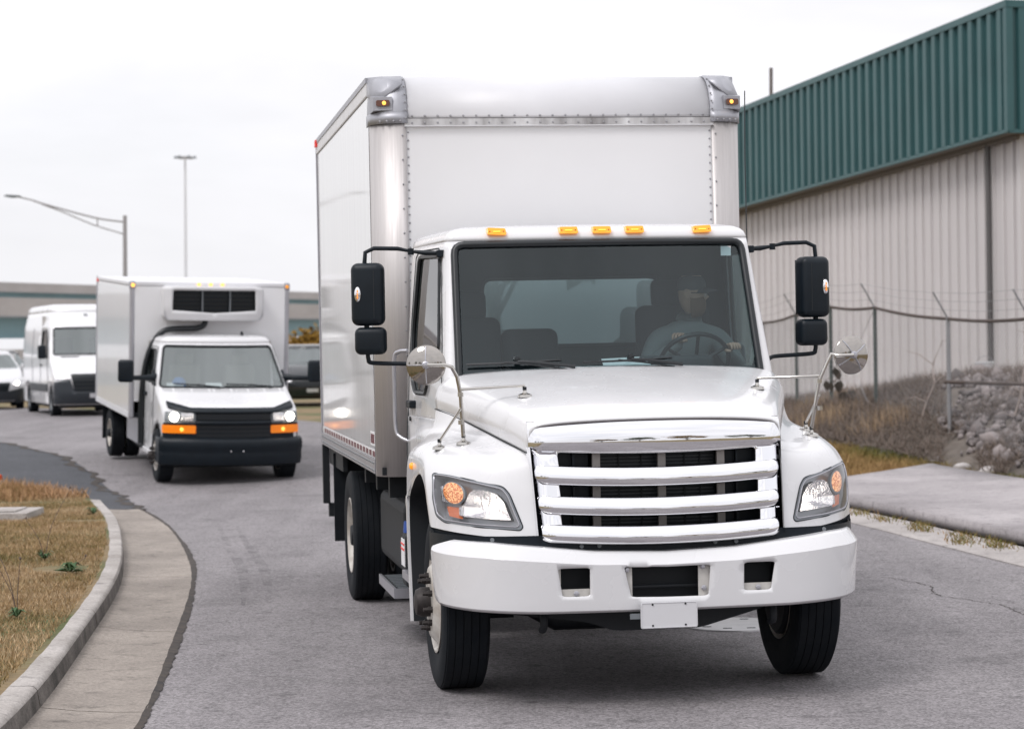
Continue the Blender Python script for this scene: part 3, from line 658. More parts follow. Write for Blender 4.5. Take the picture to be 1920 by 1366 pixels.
# ---- wheels
def wheel(parent, x, y, R, w, s, kind, z=None, n=56):
    """s = +1 when the outer face looks to +x"""
    e = empty('wheel', (x, y, R if z is None else z), (0, 0, 0), parent); h = w / 2
    rb = R * .57
    pr_ = [(rb, -h * .8), (rb * 1.06, -h * .88), (R * .80, -h), (R * .93, -h * .96), (R * .985, -h * .86)]
    g = R * .014; nb = 5
    for i in range(nb):
        a0 = -h * .82 + i * (h * 1.64) / nb; a1 = a0 + h * 1.64 / nb * .93
        pr_ += [(R - g, a0 - .0005), (R, a0 + .003), (R, a1), (R - g, a1 + .003)]
    pr_ += [(R * .985, h * .86), (R * .93, h * .96), (R * .80, h), (rb * 1.06, h * .88), (rb, h * .8)]
    lathe('tyre', pr_, RUBBER, e, n=n, sgn=s, smooth=28)
    if kind == 'steer':      # disc stands outwards
        lathe('rim', [(rb, -h * .8), (rb * 1.03, -h * .9), (rb * .96, -h * .6), (rb * .94, h * .5), (rb * 1.0, h * .78), (rb * 1.035, h * .93), (rb * .99, h * .95), (rb * .90, h * .80), (rb * .84, h * .86), (rb * .70, h * 1.12), (rb * .62, h * 1.14), (rb * .40, h * 1.14), (0, h * 1.14)], RIM_WHITE, e, n=40, sgn=s)
        hx = h * 1.14; nn, nr = 10, rb * .52
        lathe('hub', [(rb * .30, hx - .005), (rb * .30, hx + .05), (rb * .25, hx + .08), (rb * .12, hx + .09), (0, hx + .09)], NUT, e, n=24, sgn=s)
    elif kind == 'dual':     # dish goes inwards
        lathe('rim', [(rb, -h * .8), (rb * .95, -h * .6), (rb * .93, h * .6), (rb, h * .8), (rb * 1.03, h * .9), (rb * .99, h * .92), (rb * .93, h * .70), (rb * .88, h * .1), (rb * .80, -h * .35), (rb * .55, -h * .45), (rb * .34, -h * .45), (0, -h * .45)], RIM_WHITE, e, n=40, sgn=s)
        hx = -h * .45; nn, nr = 10, rb * .55
        lathe('hub', [(rb * .33, hx - .005), (rb * .33, hx + .14), (rb * .26, hx + .18), (0, hx + .18)], DARK, e, n=24, sgn=s)
    else:
        lathe('rim', [(rb, -h * .8), (rb * .95, -h * .6), (rb * .94, h * .5), (rb, h * .8), (rb * 1.02, h * .88), (rb * .96, h * .88), (rb * .88, h * .55), (rb * .6, h * .62), (rb * .3, h * .66), (0, h * .66)], kind if not isinstance(kind, str) else RIM_WHITE, e, n=32, sgn=s)
        hx = h * .64; nn, nr = 6, rb * .36
    if kind == 'steer': lathe('brake_drum', [(0, -h * 1.02), (rb * .86, -h * 1.02), (rb * .93, -h * .9), (rb * .93, h * .45), (0, h * .45)], DARK, e, n=28, sgn=s)
    for i in range(nn):
        a = i * 2 * pi / nn + .2; c = (0, cos(a) * nr, sin(a) * nr)
        lathe('wheel_nut', [(0, hx - .01), (.021, hx - .01), (.021, hx + .022), (.015, hx + .026), (.013, hx + .055), (0, hx + .055)] if kind in ('steer', 'dual') else [(0, hx - .01), (.014, hx - .01), (.014, hx + .016), (0, hx + .018)], NUT, e, c=c, n=6, sgn=s, smooth=20)
    return e
sym(lambda s: wheel(TR, s * 1.04, 1.10, .513, .28, s, 'steer'))
sym(lambda s: (wheel(TR, s * 1.129, 6.012, .513, .27, s, 'dual'), wheel(TR, s * .80, 6.012, .513, .27, s, 'plain')))

# ---- chassis
sym(lambda s: box('chassis_rail', (s * .43 - .04, .55, .70), (s * .43 + .04, 8.25, .97), DARK, TR))
for y in (3.3, 4.2, 5.1, 6.9, 7.8): box('cross_member', (-1.2, y, .985), (1.2, y + .09, 1.145), DARK, TR)
box('subframe', (-.6, 3.2, .975), (.6, 8.3, 1.06), DARK, TR)
tube('front_axle', [(-.9, 1.1, .50), (-.6, 1.1, .47), (-.45, 1.1, .38), (.45, 1.1, .38), (.6, 1.1, .47), (.9, 1.1, .50)], .065, DARK, TR)
tube('rear_axle', [(-.9, 6.012, .513), (.9, 6.012, .513)], .09, DARK, TR)
lathe('differential', [(0, -.22), (.14, -.2), (.21, -.1), (.22, 0), (.21, .1), (.14, .2), (0, .22)], DARK, TR, axis='y', c=(0, 5.95, .52), n=24)
tube('drive_shaft', [(0, 2.2, .70), (0, 5.8, .54)], .055, DARK, TR)
prism('engine_underside', rpoly([(-.80, .62), (-.74, .50), (-.40, .455), (-.25, .40), (.25, .40), (.36, .43), (.62, .50), (.80, .62)], .04, 3), XZ, .30, 1.6, DARK, TR)
box('radiator_support', (-.70, .42, .55), (.70, .52, 1.5), DARK, TR)
sym(lambda s: tube('tow_hook', [(s * .66, .30, .56), (s * .66, .24, .50), (s * .66, .24, .44), (s * .66, .30, .42)], .022, DARK, TR, k=3))
box('fuel_tank', (-1.10, 3.35, .42), (-.50, 5.1, .95), DARK, TR, bevel=(.08, 4))
box('battery_box', (.55, 3.3, .50), (1.08, 4.4, .95), DARK, TR, bevel=(.02, 2))
st = box('step', (-1.20, 3.02, .335), (-.86, 4.05, .385), DARK, TR, bevel=(.008, 1))
box('step_edge', (-1.214, 3.01, .325), (-1.198, 4.06, .392), ALU, st); box('step_edge', (-1.20, 3.005, .325), (-.86, 3.019, .392), ALU, st)
for i in range(9): box('tread_bar', (-1.18, 3.08 + i * .105, .386), (-.9, 3.11 + i * .105, .393), GREYPL, st)
# emission fluid tank with blue cap, and the perforated exhaust guard seen behind the wheel
dt = box('fluid_tank', (-1.16, 2.74, .42), (-.92, 2.98, .78), DARK, TR, bevel=(.03, 3))
box('tank_label', (-1.166, 2.76, .56), (-1.161, 2.96, .74), PAPER, dt); box('label_stripe', (-1.169, 2.76, .665), (-1.1665, 2.96, .68), RED, dt); box('label_stripe', (-1.169, 2.76, .70), (-1.1665, 2.96, .712), RED, dt)
lathe('blue_cap', [(0, .06), (.045, .055), (.05, 0), (.05, -.02)], P('blue_plastic', (.02, .07, .30), .4), dt, axis='z', c=(-1.11, 2.86, .80), n=18)
lathe('exhaust_guard', [(.10, 2.45), (.14, 2.47), (.15, 2.6), (.15, 2.75), (.14, 2.9), (.10, 2.92)], P('perforated_steel', (.33, .32, .30), .4, metal=.8, bump=(160, .8)), TR, axis='y', c=(-1.00, 0, .98), n=24)
sym(lambda s: box('mud_flap', (s * 1.26 - (.0 if s < 0 else .62), 7.52, .34), (s * 1.26 + (.62 if s < 0 else .0), 7.54, 1.10), RUBBER, TR))
sym(lambda s: box('rear_post', (s * 1.27 - .03, 8.22, .62), (s * 1.27 + .03, 8.30, 1.145), DARK, TR))
box('rear_underride_bar', (-1.25, 8.24, .50), (1.25, 8.34, .62), DARK, TR)
sym(lambda s: box('side_tool_rail', (s * 1.22 - .02, 6.75, .98), (s * 1.22 + .02, 8.2, 1.145), DARK, TR))

# ---- cargo body
BF, HW, ZT, ZB, BE = 3.11, 1.2835, 3.867, 1.149, 8.36
SIDE = P('glossy_side_panel', (.80, .80, .815), .26, coat=.55, var=(.8, .04), bump=(1.0, .30), stretch=(1, 6.0, .10))
DIRTY = P('streaked_white_strip', (.70, .70, .71), .5, var=(5.5, .6, (.16, .15, .15)), stretch=(1, 1, .3))
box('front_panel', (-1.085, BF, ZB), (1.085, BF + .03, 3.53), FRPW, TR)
box('inner_wall', (-1.2, BF + .2, ZB), (1.2, BF + .22, 3.8), FRP, TR)
def post(s):
    pl = [(1.058, BF - .012), (1.09, BF - .012), (1.14, BF - .004), (1.20, BF + .022), (1.245, BF + .062), (1.275, BF + .115), (1.289, BF + .17), (1.289, BF + .225)]
    V, F = grid([[(s * x, y, z) for x, y in pl] for z in (ZB - .012, 3.548)]); p = mk('corner_post', V, F, STEEL, TR, smooth=60, solid=.006)
    box('seam', (s * 1.289 - .002, BF + .226, ZB), (s * 1.289 + .002, BF + .236, 3.6), BLACKLINE, p)
sym(post)
_arc = [(BF - .010, 3.512), (BF - .010, 3.56)] + [(BF + .31 - .32 * cos(a), 3.56 + .307 * sin(a)) for a in np.linspace(.06, pi / 2, 12)] + [(BF + .5, 3.868)]
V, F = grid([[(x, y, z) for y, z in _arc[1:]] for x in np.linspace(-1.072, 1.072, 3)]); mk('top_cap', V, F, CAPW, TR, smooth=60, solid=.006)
box('cap_flange', (-1.07, BF - .016, 3.508), (1.07, BF - .002, 3.556), DIRTY, TR); box('flange_lip', (-1.07, BF - .026, 3.502), (1.07, BF - .002, 3.5075), FRP, TR)
def corner(s):
    rows = []
    for th in np.linspace(0, pi / 2, 9):
        row = []
        for ph in np.linspace(0, pi / 2, 10):
            g = max(cos(th), 1e-6) ** .42; gy = max(cos(th), 1e-6) ** .8
            row.append((s * (1.052 + .242 * (sin(ph) ** .75) * (.55 + .45 * g)), BF + .31 - .33 * (cos(ph) ** .75) * gy, 3.545 + .327 * sin(th)))
        rows.append(row)
    V, F = grid(rows); c = mk('corner_cap', V, F, CASTING, TR, smooth=55, solid=.01)
    V, F = grid([[(s * x, y, z) for x, y in [(1.05, BF - .02), (1.10, BF - .02), (1.16, BF - .01), (1.215, BF + .018), (1.26, BF + .06), (1.288, BF + .115), (1.298, BF + .18), (1.298, BF + .32)]] for z in (3.525, 3.60)]); mk('cap_skirt', V, F, CASTING, c, smooth=60, solid=.008)
    # flared ear at the top outer edge and the lamp pocket under it
    mk('ear', flip([(1.08, BF + .02, 3.80), (1.23, BF + .05, 3.69), (1.285, BF + .10, 3.70), (1.295, BF + .30, 3.74), (1.285, BF + .34, 3.872), (1.20, BF + .20, 3.865), (1.06, BF + .24, 3.872)], s), [(0, 1, 2, 5), (2, 3, 4, 5), (0, 5, 6), (4, 6, 5)], CASTING, c, smooth=50, solid=.012)
    mk('lamp_pocket', flip([(1.15, BF + .00, 3.705), (1.275, BF + .03, 3.705), (1.275, BF + .03, 3.615), (1.15, BF - .006, 3.615), (1.15, BF + .1, 3.72), (1.29, BF + .12, 3.72), (1.29, BF + .12, 3.60), (1.15, BF + .1, 3.60)], s), [(0, 1, 2, 3), (0, 4, 5, 1), (3, 2, 6, 7), (0, 3, 7, 4), (1, 5, 6, 2)], CASTING, c)
    l = mk('marker_lamp', *prism_geo(rpoly([(s * 1.168, 3.643), (s * 1.258, 3.643), (s * 1.258, 3.683), (s * 1.168, 3.683)], .012, 3), lambda u, v, w: (u, w + abs(u) * .25 - .29, v), BF - .016, BF + .03), P('smoked_amber_lens', (.10, .025, .006), .15, coat=.6), c)
    mk('bulb', *lathe_geo([(0, -.006), (.010, -.004), (.014, .004), (0, .006)], 'y', (s * 1.205, BF - .010, 3.663), 10), AMBER_LIT, l, smooth=60)
sym(corner)
def side(s):
    X = s * HW
    box('side_panel', (min(X, X - s * .02), BF + .22, 1.315), (max(X, X - s * .02), BE - .03, 3.735), SIDE, TR)
    box('lower_side_strip', (min(X, X - s * .02), BF + .22, 1.248), (max(X, X - s * .02), BE - .03, 1.313), FRP, TR)
    t = box('reflective_tape', (min(X, X + s * .004), BF + .24, 1.262), (max(X, X + s * .004), BE - .05, 1.300), P('tape_white', (.66, .65, .64), .35), TR)
    q = [(boxv((min(X + s * .004, X + s * .006), y, 1.2625), (max(X + s * .004, X + s * .006), y + .14, 1.2995)), BOXF) for y in np.arange(BF + .30, BE - .2, .25)]
    V, F = merge(q); tag(mk('tape_dashes', V, F, P('tape_maroon', (.13, .02, .035), .35), t), kind='stuff')
    r = box('bottom_rail', (min(X, X + s * .012) - .0, BF + .23, ZB), (max(X, X + s * .012), BE - .02, 1.246), ALU, TR)
    box('top_rail', (min(X - s * .03, X + s * .010), BF + .33, 3.742), (max(X - s * .03, X + s * .010), BE, 3.872), ALU if s > 0 else FRP, TR, bevel=(.008, 2))
    box('rail_drip_edge', (min(X, X + s * .016), BF + .33, 3.832), (max(X, X + s * .016), BE, 3.870), CASTING, TR)
    box('rear_frame', (min(X - s * .06, X + s * .012), BE, ZB), (max(X - s * .06, X + s * .012), BE + .05, 3.872), ALU, TR)
    lp = box('rear_marker_lamp', (min(X, X + s * .03), BE - .16, 3.80), (max(X, X + s * .03), BE - .04, 3.86), RED, TR, bevel=(.006, 2))
    rv = []
    for y in np.arange(BF + .28, BE - .05, .11):
        for z in (1.172, 1.222): rv.append(lathe_geo([(.009, .0), (.007, .006), (0, .008)], 'x', (X + s * .012, y, z), 6, s))
    V, F = merge(rv); tag(mk('rivets', V, F, GREYPL, r), kind='stuff')
sym(side)
dec = box('maker_sticker', (-HW - .003, BF + .30, 1.335), (-HW - .0005, BF + .62, 1.43), PAPER, TR)
for k in range(3): box('sticker_mark', (-HW - .005, BF + .33 + k * .09, 1.35), (-HW - .0032, BF + .395 + k * .09, 1.415), MATS['tape_maroon'], dec)
V, F = grid([[(x, y, 3.866 + .012 * (1 - (x / 1.27) ** 2)) for x in np.linspace(-1.27, 1.27, 7)] for y in (BF + .42, BE)]); mk('roof', V, F, FRP, TR, smooth=60, solid=.02)
box('rear_door', (-1.22, BE, ZB + .02), (1.22, BE + .03, 3.82), FRP, TR)
box('floor', (-1.26, BF + .05, ZB - .002), (1.26, BE, ZB + .05), DARK, TR)
rv = []
for x in np.arange(-1.02, 1.03, .088): rv.append(lathe_geo([(.0085, 0), (.007, .005), (0, .007)], 'y', (x, BF - .010, 3.575), 6, -1)); rv.append(lathe_geo([(.008, 0), (.006, .004), (0, .006)], 'y', (x, BF - .016, 3.528), 6, -1))
for s in (-1, 1):
    for z in np.arange(1.24, 3.5, .0445 * 1.25): rv.append(lathe_geo([(.0075, 0), (.006, .004), (0, .006)], 'y', (s * 1.045, BF, z), 6, -1))
    for z in np.arange(1.3, 3.45, .165): rv.append(lathe_geo([(.0075, 0), (.006, .004), (0, .006)], 'y', (s * 1.085, BF - .012, z), 6, -1))
    for z in np.arange(3.56, 3.84, .055): rv.append(lathe_geo([(.008, 0), (.006, .004), (0, .006)], 'y', (s * 1.062, BF + .31 - .335 * cos(math.asin(min(1, (z - 3.545) / .33))) ** .8 - .004, z), 6, -1))
    for k in range(4): rv.append(lathe_geo([(.009, 0), (.007, .004), (0, .006)], 'y', (s * (1.10 + .045 * k), BF - .022 + (.0, .006, .014, .034)[k], 3.54), 6, -1))
V, F = merge(rv); tag(mk('rivets', V, F, P('rivet_grey', (.36, .36, .38), .4, metal=.6), TR), kind='stuff')

# ---- cab shell: a wrapped wall (s = way round the plan, z = height) with window openings, and a domed roof
wf = lambda z: lerp(z, [1.5, 1.88, 2.64, 2.75], [1.05, 1.03, .975, .962]); wr = lambda z: lerp(z, [1.5, 1.9, 2.64, 2.75], [1.118, 1.108, 1.062, 1.05])
yc = lambda z: 1.383 + (z - 1.88) * .414
def cab_pt(s, z):
    m = 1.0
    if s > 24: s = 48 - s; m = -1.0
    f, x1 = wf(z), wf(z) - .045; y1 = yc(z) + .12 * (x1 / .94) ** 2
    if s <= 8: k = s / 8; x = wr(z) + (f - wr(z)) * k; y = 2.86 + (y1 + .07 - 2.86) * k
    elif s <= 14: k = (14 - s) / 6; x = (1 - k) ** 2 * x1 + 2 * k * (1 - k) * f + k * k * f; y = (1 - k) ** 2 * y1 + 2 * k * (1 - k) * (y1 + .010) + k * k * (y1 + .07)
    else: x = x1 * (1 - (s - 14) / 10); y = yc(z) + .12 * (x / .94) ** 2
    return (-m * x, y, z)
def s_front(x, z): x1 = wf(z) - .045; return 14 + (x / x1 + 1) * 10
def s_left(y, z):
    x1 = wf(z) - .045; ye = yc(z) + .12 * (x1 / .94) ** 2 + .07; return 8 * (2.86 - y) / (2.86 - ye)
KS = .1
WSP = rpoly([(-.944, 1.80), (.944, 1.80), (.917, 2.645), (-.917, 2.645)], [.02, .02, .06, .06], 4); WSP = densify(WSP, .06)
WINP = densify(rpoly([(1.96, 2.585), (2.60, 2.60), (2.69, 2.12), (2.66, 1.80), (2.56, 1.72), (2.14, 1.72), (2.03, 1.86), (1.75, 2.0)], .05, 3), .07)
hole_f = [(s_front(x, z) * KS, z) for x, z in WSP]; hole_l = [(s_left(y, z) * KS, z) for y, z in WINP]; hole_r = [((48 - s_left(y, z)) * KS, z) for y, z in WINP]
ZR = 2.668
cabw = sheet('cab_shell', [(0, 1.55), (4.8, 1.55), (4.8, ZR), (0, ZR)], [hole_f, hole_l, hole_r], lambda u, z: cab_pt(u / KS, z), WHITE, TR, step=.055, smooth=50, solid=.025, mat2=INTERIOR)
rows = []
for d, z in ((0, ZR), (.004, ZR + .022), (.014, ZR + .045), (.034, ZR + .064), (.07, ZR + .080), (.14, ZR + .094), (.26, ZR + .104), (.45, ZR + .110), (.75, ZR + .114), (.96, ZR + .114)):
    row = []
    for s in np.linspace(0, 48, 97):
        x, y, _ = cab_pt(s, ZR); row.append((x * (1 - d), 2.86 + (y - 2.86) * (1 - d), z))
    rows.append(row)
V, F = grid(rows); mk('roof', V, F, WHITE, TR, smooth=60, solid=.02, mat2=INTERIOR)
# gaskets, panes
def ringtube(name, pts2, f, r, mat, par, k=0, sq=1.0, n=8): return tube(name, [f(*p) for p in pts2], r, mat, par, n=n, closed=True, k=k, sq=sq)
gs = ringtube('windshield_gasket', hole_f, lambda u, z: cab_pt(u / KS, z), .024, GASKET, TR)
ws = sheet('windshield', hole_f, [], lambda u, z: tuple(np.array(cab_pt(u / KS, z)) + np.array((0, .006, 0))), WSGLASS, TR, step=.12, smooth=60)
box('sticker', (.78, 1.785, 2.555), (.845, 1.788, 2.615), PAPER, ws)
box('ceramic_band', (-.86, 1.83, 2.655), (.86, 1.86, 2.662), GASKET, ws)
for hl, par_s in ((hole_l, -1), (hole_r, 1)):
    ringtube('window_gasket', hl, lambda u, z: cab_pt(u / KS, z), .016, GASKET, TR, n=6); sheet('side_window', hl, [], lambda u, z: tuple(np.array(cab_pt(u / KS, z)) * np.array((.994, 1, 1))), SIDEGLASS, TR, step=.15, smooth=60)
def door(s):
    X = lambda y, z: s * (lerp(y, [1.5, 2.86], [1.062, 1.122]) + .02 * (1 - ((z - 1.25) / .5) ** 2) - .012)
    d = sheet('door_panel', rpoly([(1.40, .98), (2.80, .98), (2.80, 1.56), (1.40, 1.56)], .03, 2), [], lambda y, z: (X(y, z), y, z), WHITE, TR, step=.12, smooth=60, solid=.03)
    box('door_handle', (s * 1.105 - .035, 2.52, 1.615), (s * 1.105 + .035, 2.74, 1.665), BLACK, d, bevel=(.01, 2)); lathe('lock', [(0, .012), (.014, .01), (.016, 0)], DARK, d, axis='x', c=(s * 1.118, 2.64, 1.545), n=12, sgn=s)
    seam_pts = [(2.80, 1.0), (2.80, 1.6), (2.765, 2.2), (2.71, 2.60), (2.62, 2.64), (2.02, 2.635), (1.93, 2.60), (1.66, 2.02), (1.58, 1.70), (1.56, 1.58)]
    pts = []
    for y, z in densify(seam_pts + [], .08)[: -6]:
        if z < 1.56: pts.append((X(y, z) + s * .001, y, z))
        else: q = cab_pt(s_left(y, z), z); pts.append((s * abs(q[0]) + s * .0005, q[1], q[2]))
    tube('door_seam', pts, .0045, BLACKLINE, d, n=5)
    sheet('rocker', rpoly([(1.75, .62), (2.84, .62), (2.84, .97), (1.75, .97)], .03, 2), [], lambda y, z: (s * 1.10, y, z), DARK, TR, step=.3, solid=.05)
    box('cab_step', (s * 1.11 - .08, 1.95, .50), (s * 1.11 + .08, 2.7, .55), ALU, TR)
    bar = [(s * 1.115, 2.80, 1.99), (s * 1.165, 2.84, 1.985), (s * 1.195, 2.87, 1.94), (s * 1.198, 2.875, 1.7), (s * 1.195, 2.87, 1.47), (s * 1.165, 2.84, 1.415), (s * 1.115, 2.80, 1.39)]
    tube('grab_bar', bar, .014, ALU, TR, n=10, k=4)
sym(door)
# back wall of the cab with its window
BW = rpoly([(-.62, 2.0), (.62, 2.0), (.60, 2.46), (-.60, 2.46)], .07, 4)
bo = [(-1.10, 1.2), (1.10, 1.2), (1.098, 2.0), (1.060, 2.655), (.97, 2.755), (-.97, 2.755), (-1.060, 2.655), (-1.098, 2.0)]
sheet('cab_back_wall', bo, [BW], lambda x, z: (x, 2.858, z), WHITE, TR, step=.2, smooth=60)
sheet('back_trim', [(x * .995, z if z < 2.7 else 2.72) for x, z in bo], [BW], lambda x, z: (x, 2.83, z), INTERIOR, TR, step=.2, smooth=60, solid=.012)
sheet('rear_window', BW, [], lambda x, z: (x, 2.845, z), SIDEGLASS, TR, step=.3); ringtube('rear_gasket', BW, lambda x, z: (x, 2.826, z), .016, GASKET, TR)
# lamps on the brow
for x in (-.655, -.21, 0, .21, .655):
    y = cab_pt(s_front(x, ZR), ZR)[1]
    tl = .0 if abs(x) < .5 else (.03 if x > 0 else -.03)
    b = mk('roof_lamp', *prism_geo(rpoly([(x - .06, 2.703 - tl * .1), (x + .06, 2.703 + tl * .1), (x + .057, 2.747 + tl * .1), (x - .057, 2.747 - tl * .1)], .010, 3), lambda u, v, w: (u, w + (v - 2.70) * .45, v), y - .022, y + .06), AMBER, TR, bevel=(.006, 2))
    box('glow', (x - .022, y - .0205, 2.722), (x + .022, y - .012, 2.727), AMBER_LIT, b)
    for k in (-1, 1): mk('screw', *lathe_geo([(0, -.002), (.005, -.002), (.006, .002)], 'y', (x + k * .043, y - .011, 2.724), 8), P('amber_screw', (.45, .15, .02), .4) if 'amber_screw' not in MATS else MATS['amber_screw'], b)
# wipers resting along the base of the glass
def wiper(x0, x1, xp):
    z = 1.90; f = lambda x, dz=0, dy=-.035: (x, yc(z + dz) + .12 * (x / .94) ** 2 + dy, z + dz)
    w = tube('wiper', [f(x0, .004), f((x0 + x1) / 2, .010), f(x1, .020)], .0075, GASKET, TR, n=6, k=5)
    tube('wiper_arm', [f((x0 + x1) / 2 + .02, .018, -.045), f((x0 * .3 + x1 * .7), .012, -.05), f(xp, -.02, -.05)], [.009, .011, .013], GASKET, w, n=6); tube('wiper_linkage', [f((x0 + x1) / 2 - .06, .014, -.04), f((x0 * .35 + x1 * .65), .0, -.045), f(xp - .05, -.035, -.045)], .006, GASKET, w, n=5)
    lathe('wiper_pivot', [(0, -.02), (.02, -.015), (.022, .02)], GASKET, w, axis='y', c=f((x0 + x1) / 2 + .02, .03, -.03), n=10)
wiper(-.90, -.33, -.25); wiper(-.20, .36, .42)

# ---- hood
HG = [[(0, .17, 1.602), (.35, .185, 1.597), (.60, .215, 1.582), (.695, .24, 1.556), (.724, .26, 1.49), (.722, .27, 1.41)],
      [(0, .42, 1.69), (.37, .43, 1.686), (.66, .45, 1.662), (.765, .47, 1.628), (.800, .49, 1.545), (.785, .5, 1.452)],
      [(0, .80, 1.775), (.40, .80, 1.771), (.76, .82, 1.735), (.875, .84, 1.692), (.915, .87, 1.605), (.895, .88, 1.525)],
      [(0, 1.15, 1.84), (.42, 1.16, 1.834), (.85, 1.18, 1.798), (.98, 1.2, 1.752), (1.02, 1.22, 1.67), (1.005, 1.22, 1.595)],
      [(0, 1.42, 1.882), (.45, 1.43, 1.874), (.92, 1.48, 1.845), (1.045, 1.50, 1.80), (1.088, 1.51, 1.72), (1.088, 1.51, 1.635)]]
HGF = [[(-x, y, z) for x, y, z in r[:0:-1]] + r for r in HG]
HS = crsurf(HGF); V, F = grid([[tuple(HS(u, v)) for u in np.linspace(0, 10, 71)] for v in np.linspace(0, 4, 31)]); HOOD = mk('hood', V, F, WHITE, TR, smooth=70, solid=.012)
sym(lambda s: tube('panel_seam', [tuple(np.array(HS(10 if s > 0 else 0, v)) + np.array((s * .006, 0, .004))) for v in np.linspace(.05, 4, 24)], .0035, BLACKLINE, HOOD, n=5))
# ---- fenders with a real opening for the lamp
FG = [[(.70, .13, .93), (.85, .215, .945), (1.0, .31, .96), (1.13, .44, .975), (1.225, .6, .99), (1.24, .64, .995)],
      [(.705, .165, 1.07), (.855, .25, 1.085), (1.01, .345, 1.10), (1.145, .48, 1.115), (1.238, .64, 1.125), (1.25, .69, 1.12)],
      [(.712, .20, 1.22), (.86, .285, 1.24), (1.015, .385, 1.255), (1.15, .53, 1.265), (1.243, .70, 1.25), (1.252, .76, 1.205)],
      [(.718, .25, 1.36), (.865, .35, 1.36), (1.01, .46, 1.365), (1.14, .62, 1.36), (1.235, .80, 1.33), (1.252, .86, 1.25)],
      [(.73, .36, 1.43), (.875, .48, 1.415), (1.01, .6, 1.42), (1.13, .75, 1.415), (1.225, .9, 1.37), (1.252, .97, 1.275)],
      [(.80, .6, 1.475), (.92, .70, 1.455), (1.04, .8, 1.455), (1.14, .92, 1.445), (1.225, 1.05, 1.385), (1.252, 1.1, 1.28)],
      [(.91, .95, 1.55), (.99, 1.0, 1.50), (1.07, 1.05, 1.49), (1.15, 1.1, 1.46), (1.23, 1.2, 1.38), (1.252, 1.25, 1.265)],
      [(1.02, 1.25, 1.61), (1.06, 1.28, 1.535), (1.1, 1.3, 1.50), (1.16, 1.35, 1.46), (1.24, 1.42, 1.37), (1.252, 1.48, 1.20)],
      [(1.09, 1.5, 1.64), (1.1, 1.52, 1.55), (1.12, 1.55, 1.5), (1.17, 1.6, 1.44), (1.245, 1.68, 1.34), (1.252, 1.75, 1.08)]]
FS = crsurf(FG)
def prism_amber():
    if 'prism_amber' in MATS: return MATS['prism_amber']
    m = P('prism_amber', (.60, .22, .08), .2, coat=.6); t = m.node_tree; b = t.nodes['Principled BSDF']; tc = N(t, 'ShaderNodeTexCoord')
    vo = N(t, 'ShaderNodeTexVoronoi', ins={'Scale': 120.0, 'Randomness': .35}); t.links.new(tc.outputs['Object'], vo.inputs['Vector']); sp_ = N(t, 'ShaderNodeSeparateColor'); t.links.new(vo.outputs['Color'], sp_.inputs[0])
    rp = N(t, 'ShaderNodeValToRGB'); e = rp.color_ramp.elements; e[0].position = .15; e[0].color = (.50, .11, .02, 1); e[1].position = .9; e[1].color = (1.0, .52, .22, 1); t.links.new(sp_.outputs[0], rp.inputs[0])  # per-cell tones paint the lens glitter into colour and emission
    t.links.new(rp.outputs[0], b.inputs['Base Color']); t.links.new(rp.outputs[0], b.inputs['Emission Color']); b.inputs['Emission Strength'].default_value = .42
    bp = N(t, 'ShaderNodeBump', ins={'Strength': .8, 'Distance': .01}); t.links.new(vo.outputs['Distance'], bp.inputs['Height']); t.links.new(bp.outputs[0], b.inputs['Normal'])
    return m
def FN(u, v):
    a = FS(min(u + .02, 5), v) - FS(u - .02, v); b = FS(u, v + .02) - FS(u, v - .02 if v > .02 else v); n = np.cross(a, b); n /= np.linalg.norm(n); return n if n[1] < 0 else -n
HL_OUT = rpoly([(3.63, 2.36), (2.27, 2.10), (1.05, 1.93), (.84, 1.68), (.47, .52), (.58, .38), (1.98, .34), (3.35, .33), (3.70, .55), (3.76, 1.2)], .12, 3)
HL_IN = rpoly([(3.54, 2.25), (2.25, 2.01), (1.10, 1.84), (.92, 1.61), (.59, .59), (.68, .49), (1.98, .44), (3.30, .43), (3.60, .62), (3.66, 1.2)], .10, 3)
MAIN = rpoly([(2.28, 1.56), (2.10, 1.71), (1.73, 1.75), (1.33, 1.64), (1.11, 1.38), (.90, .75), (2.57, .68), (2.60, 1.07), (2.43, 1.26)], .06, 3)
AMB = rpoly([(3.30, .99), (2.68, 1.03), (2.66, .57), (3.26, .59)], .04, 2)
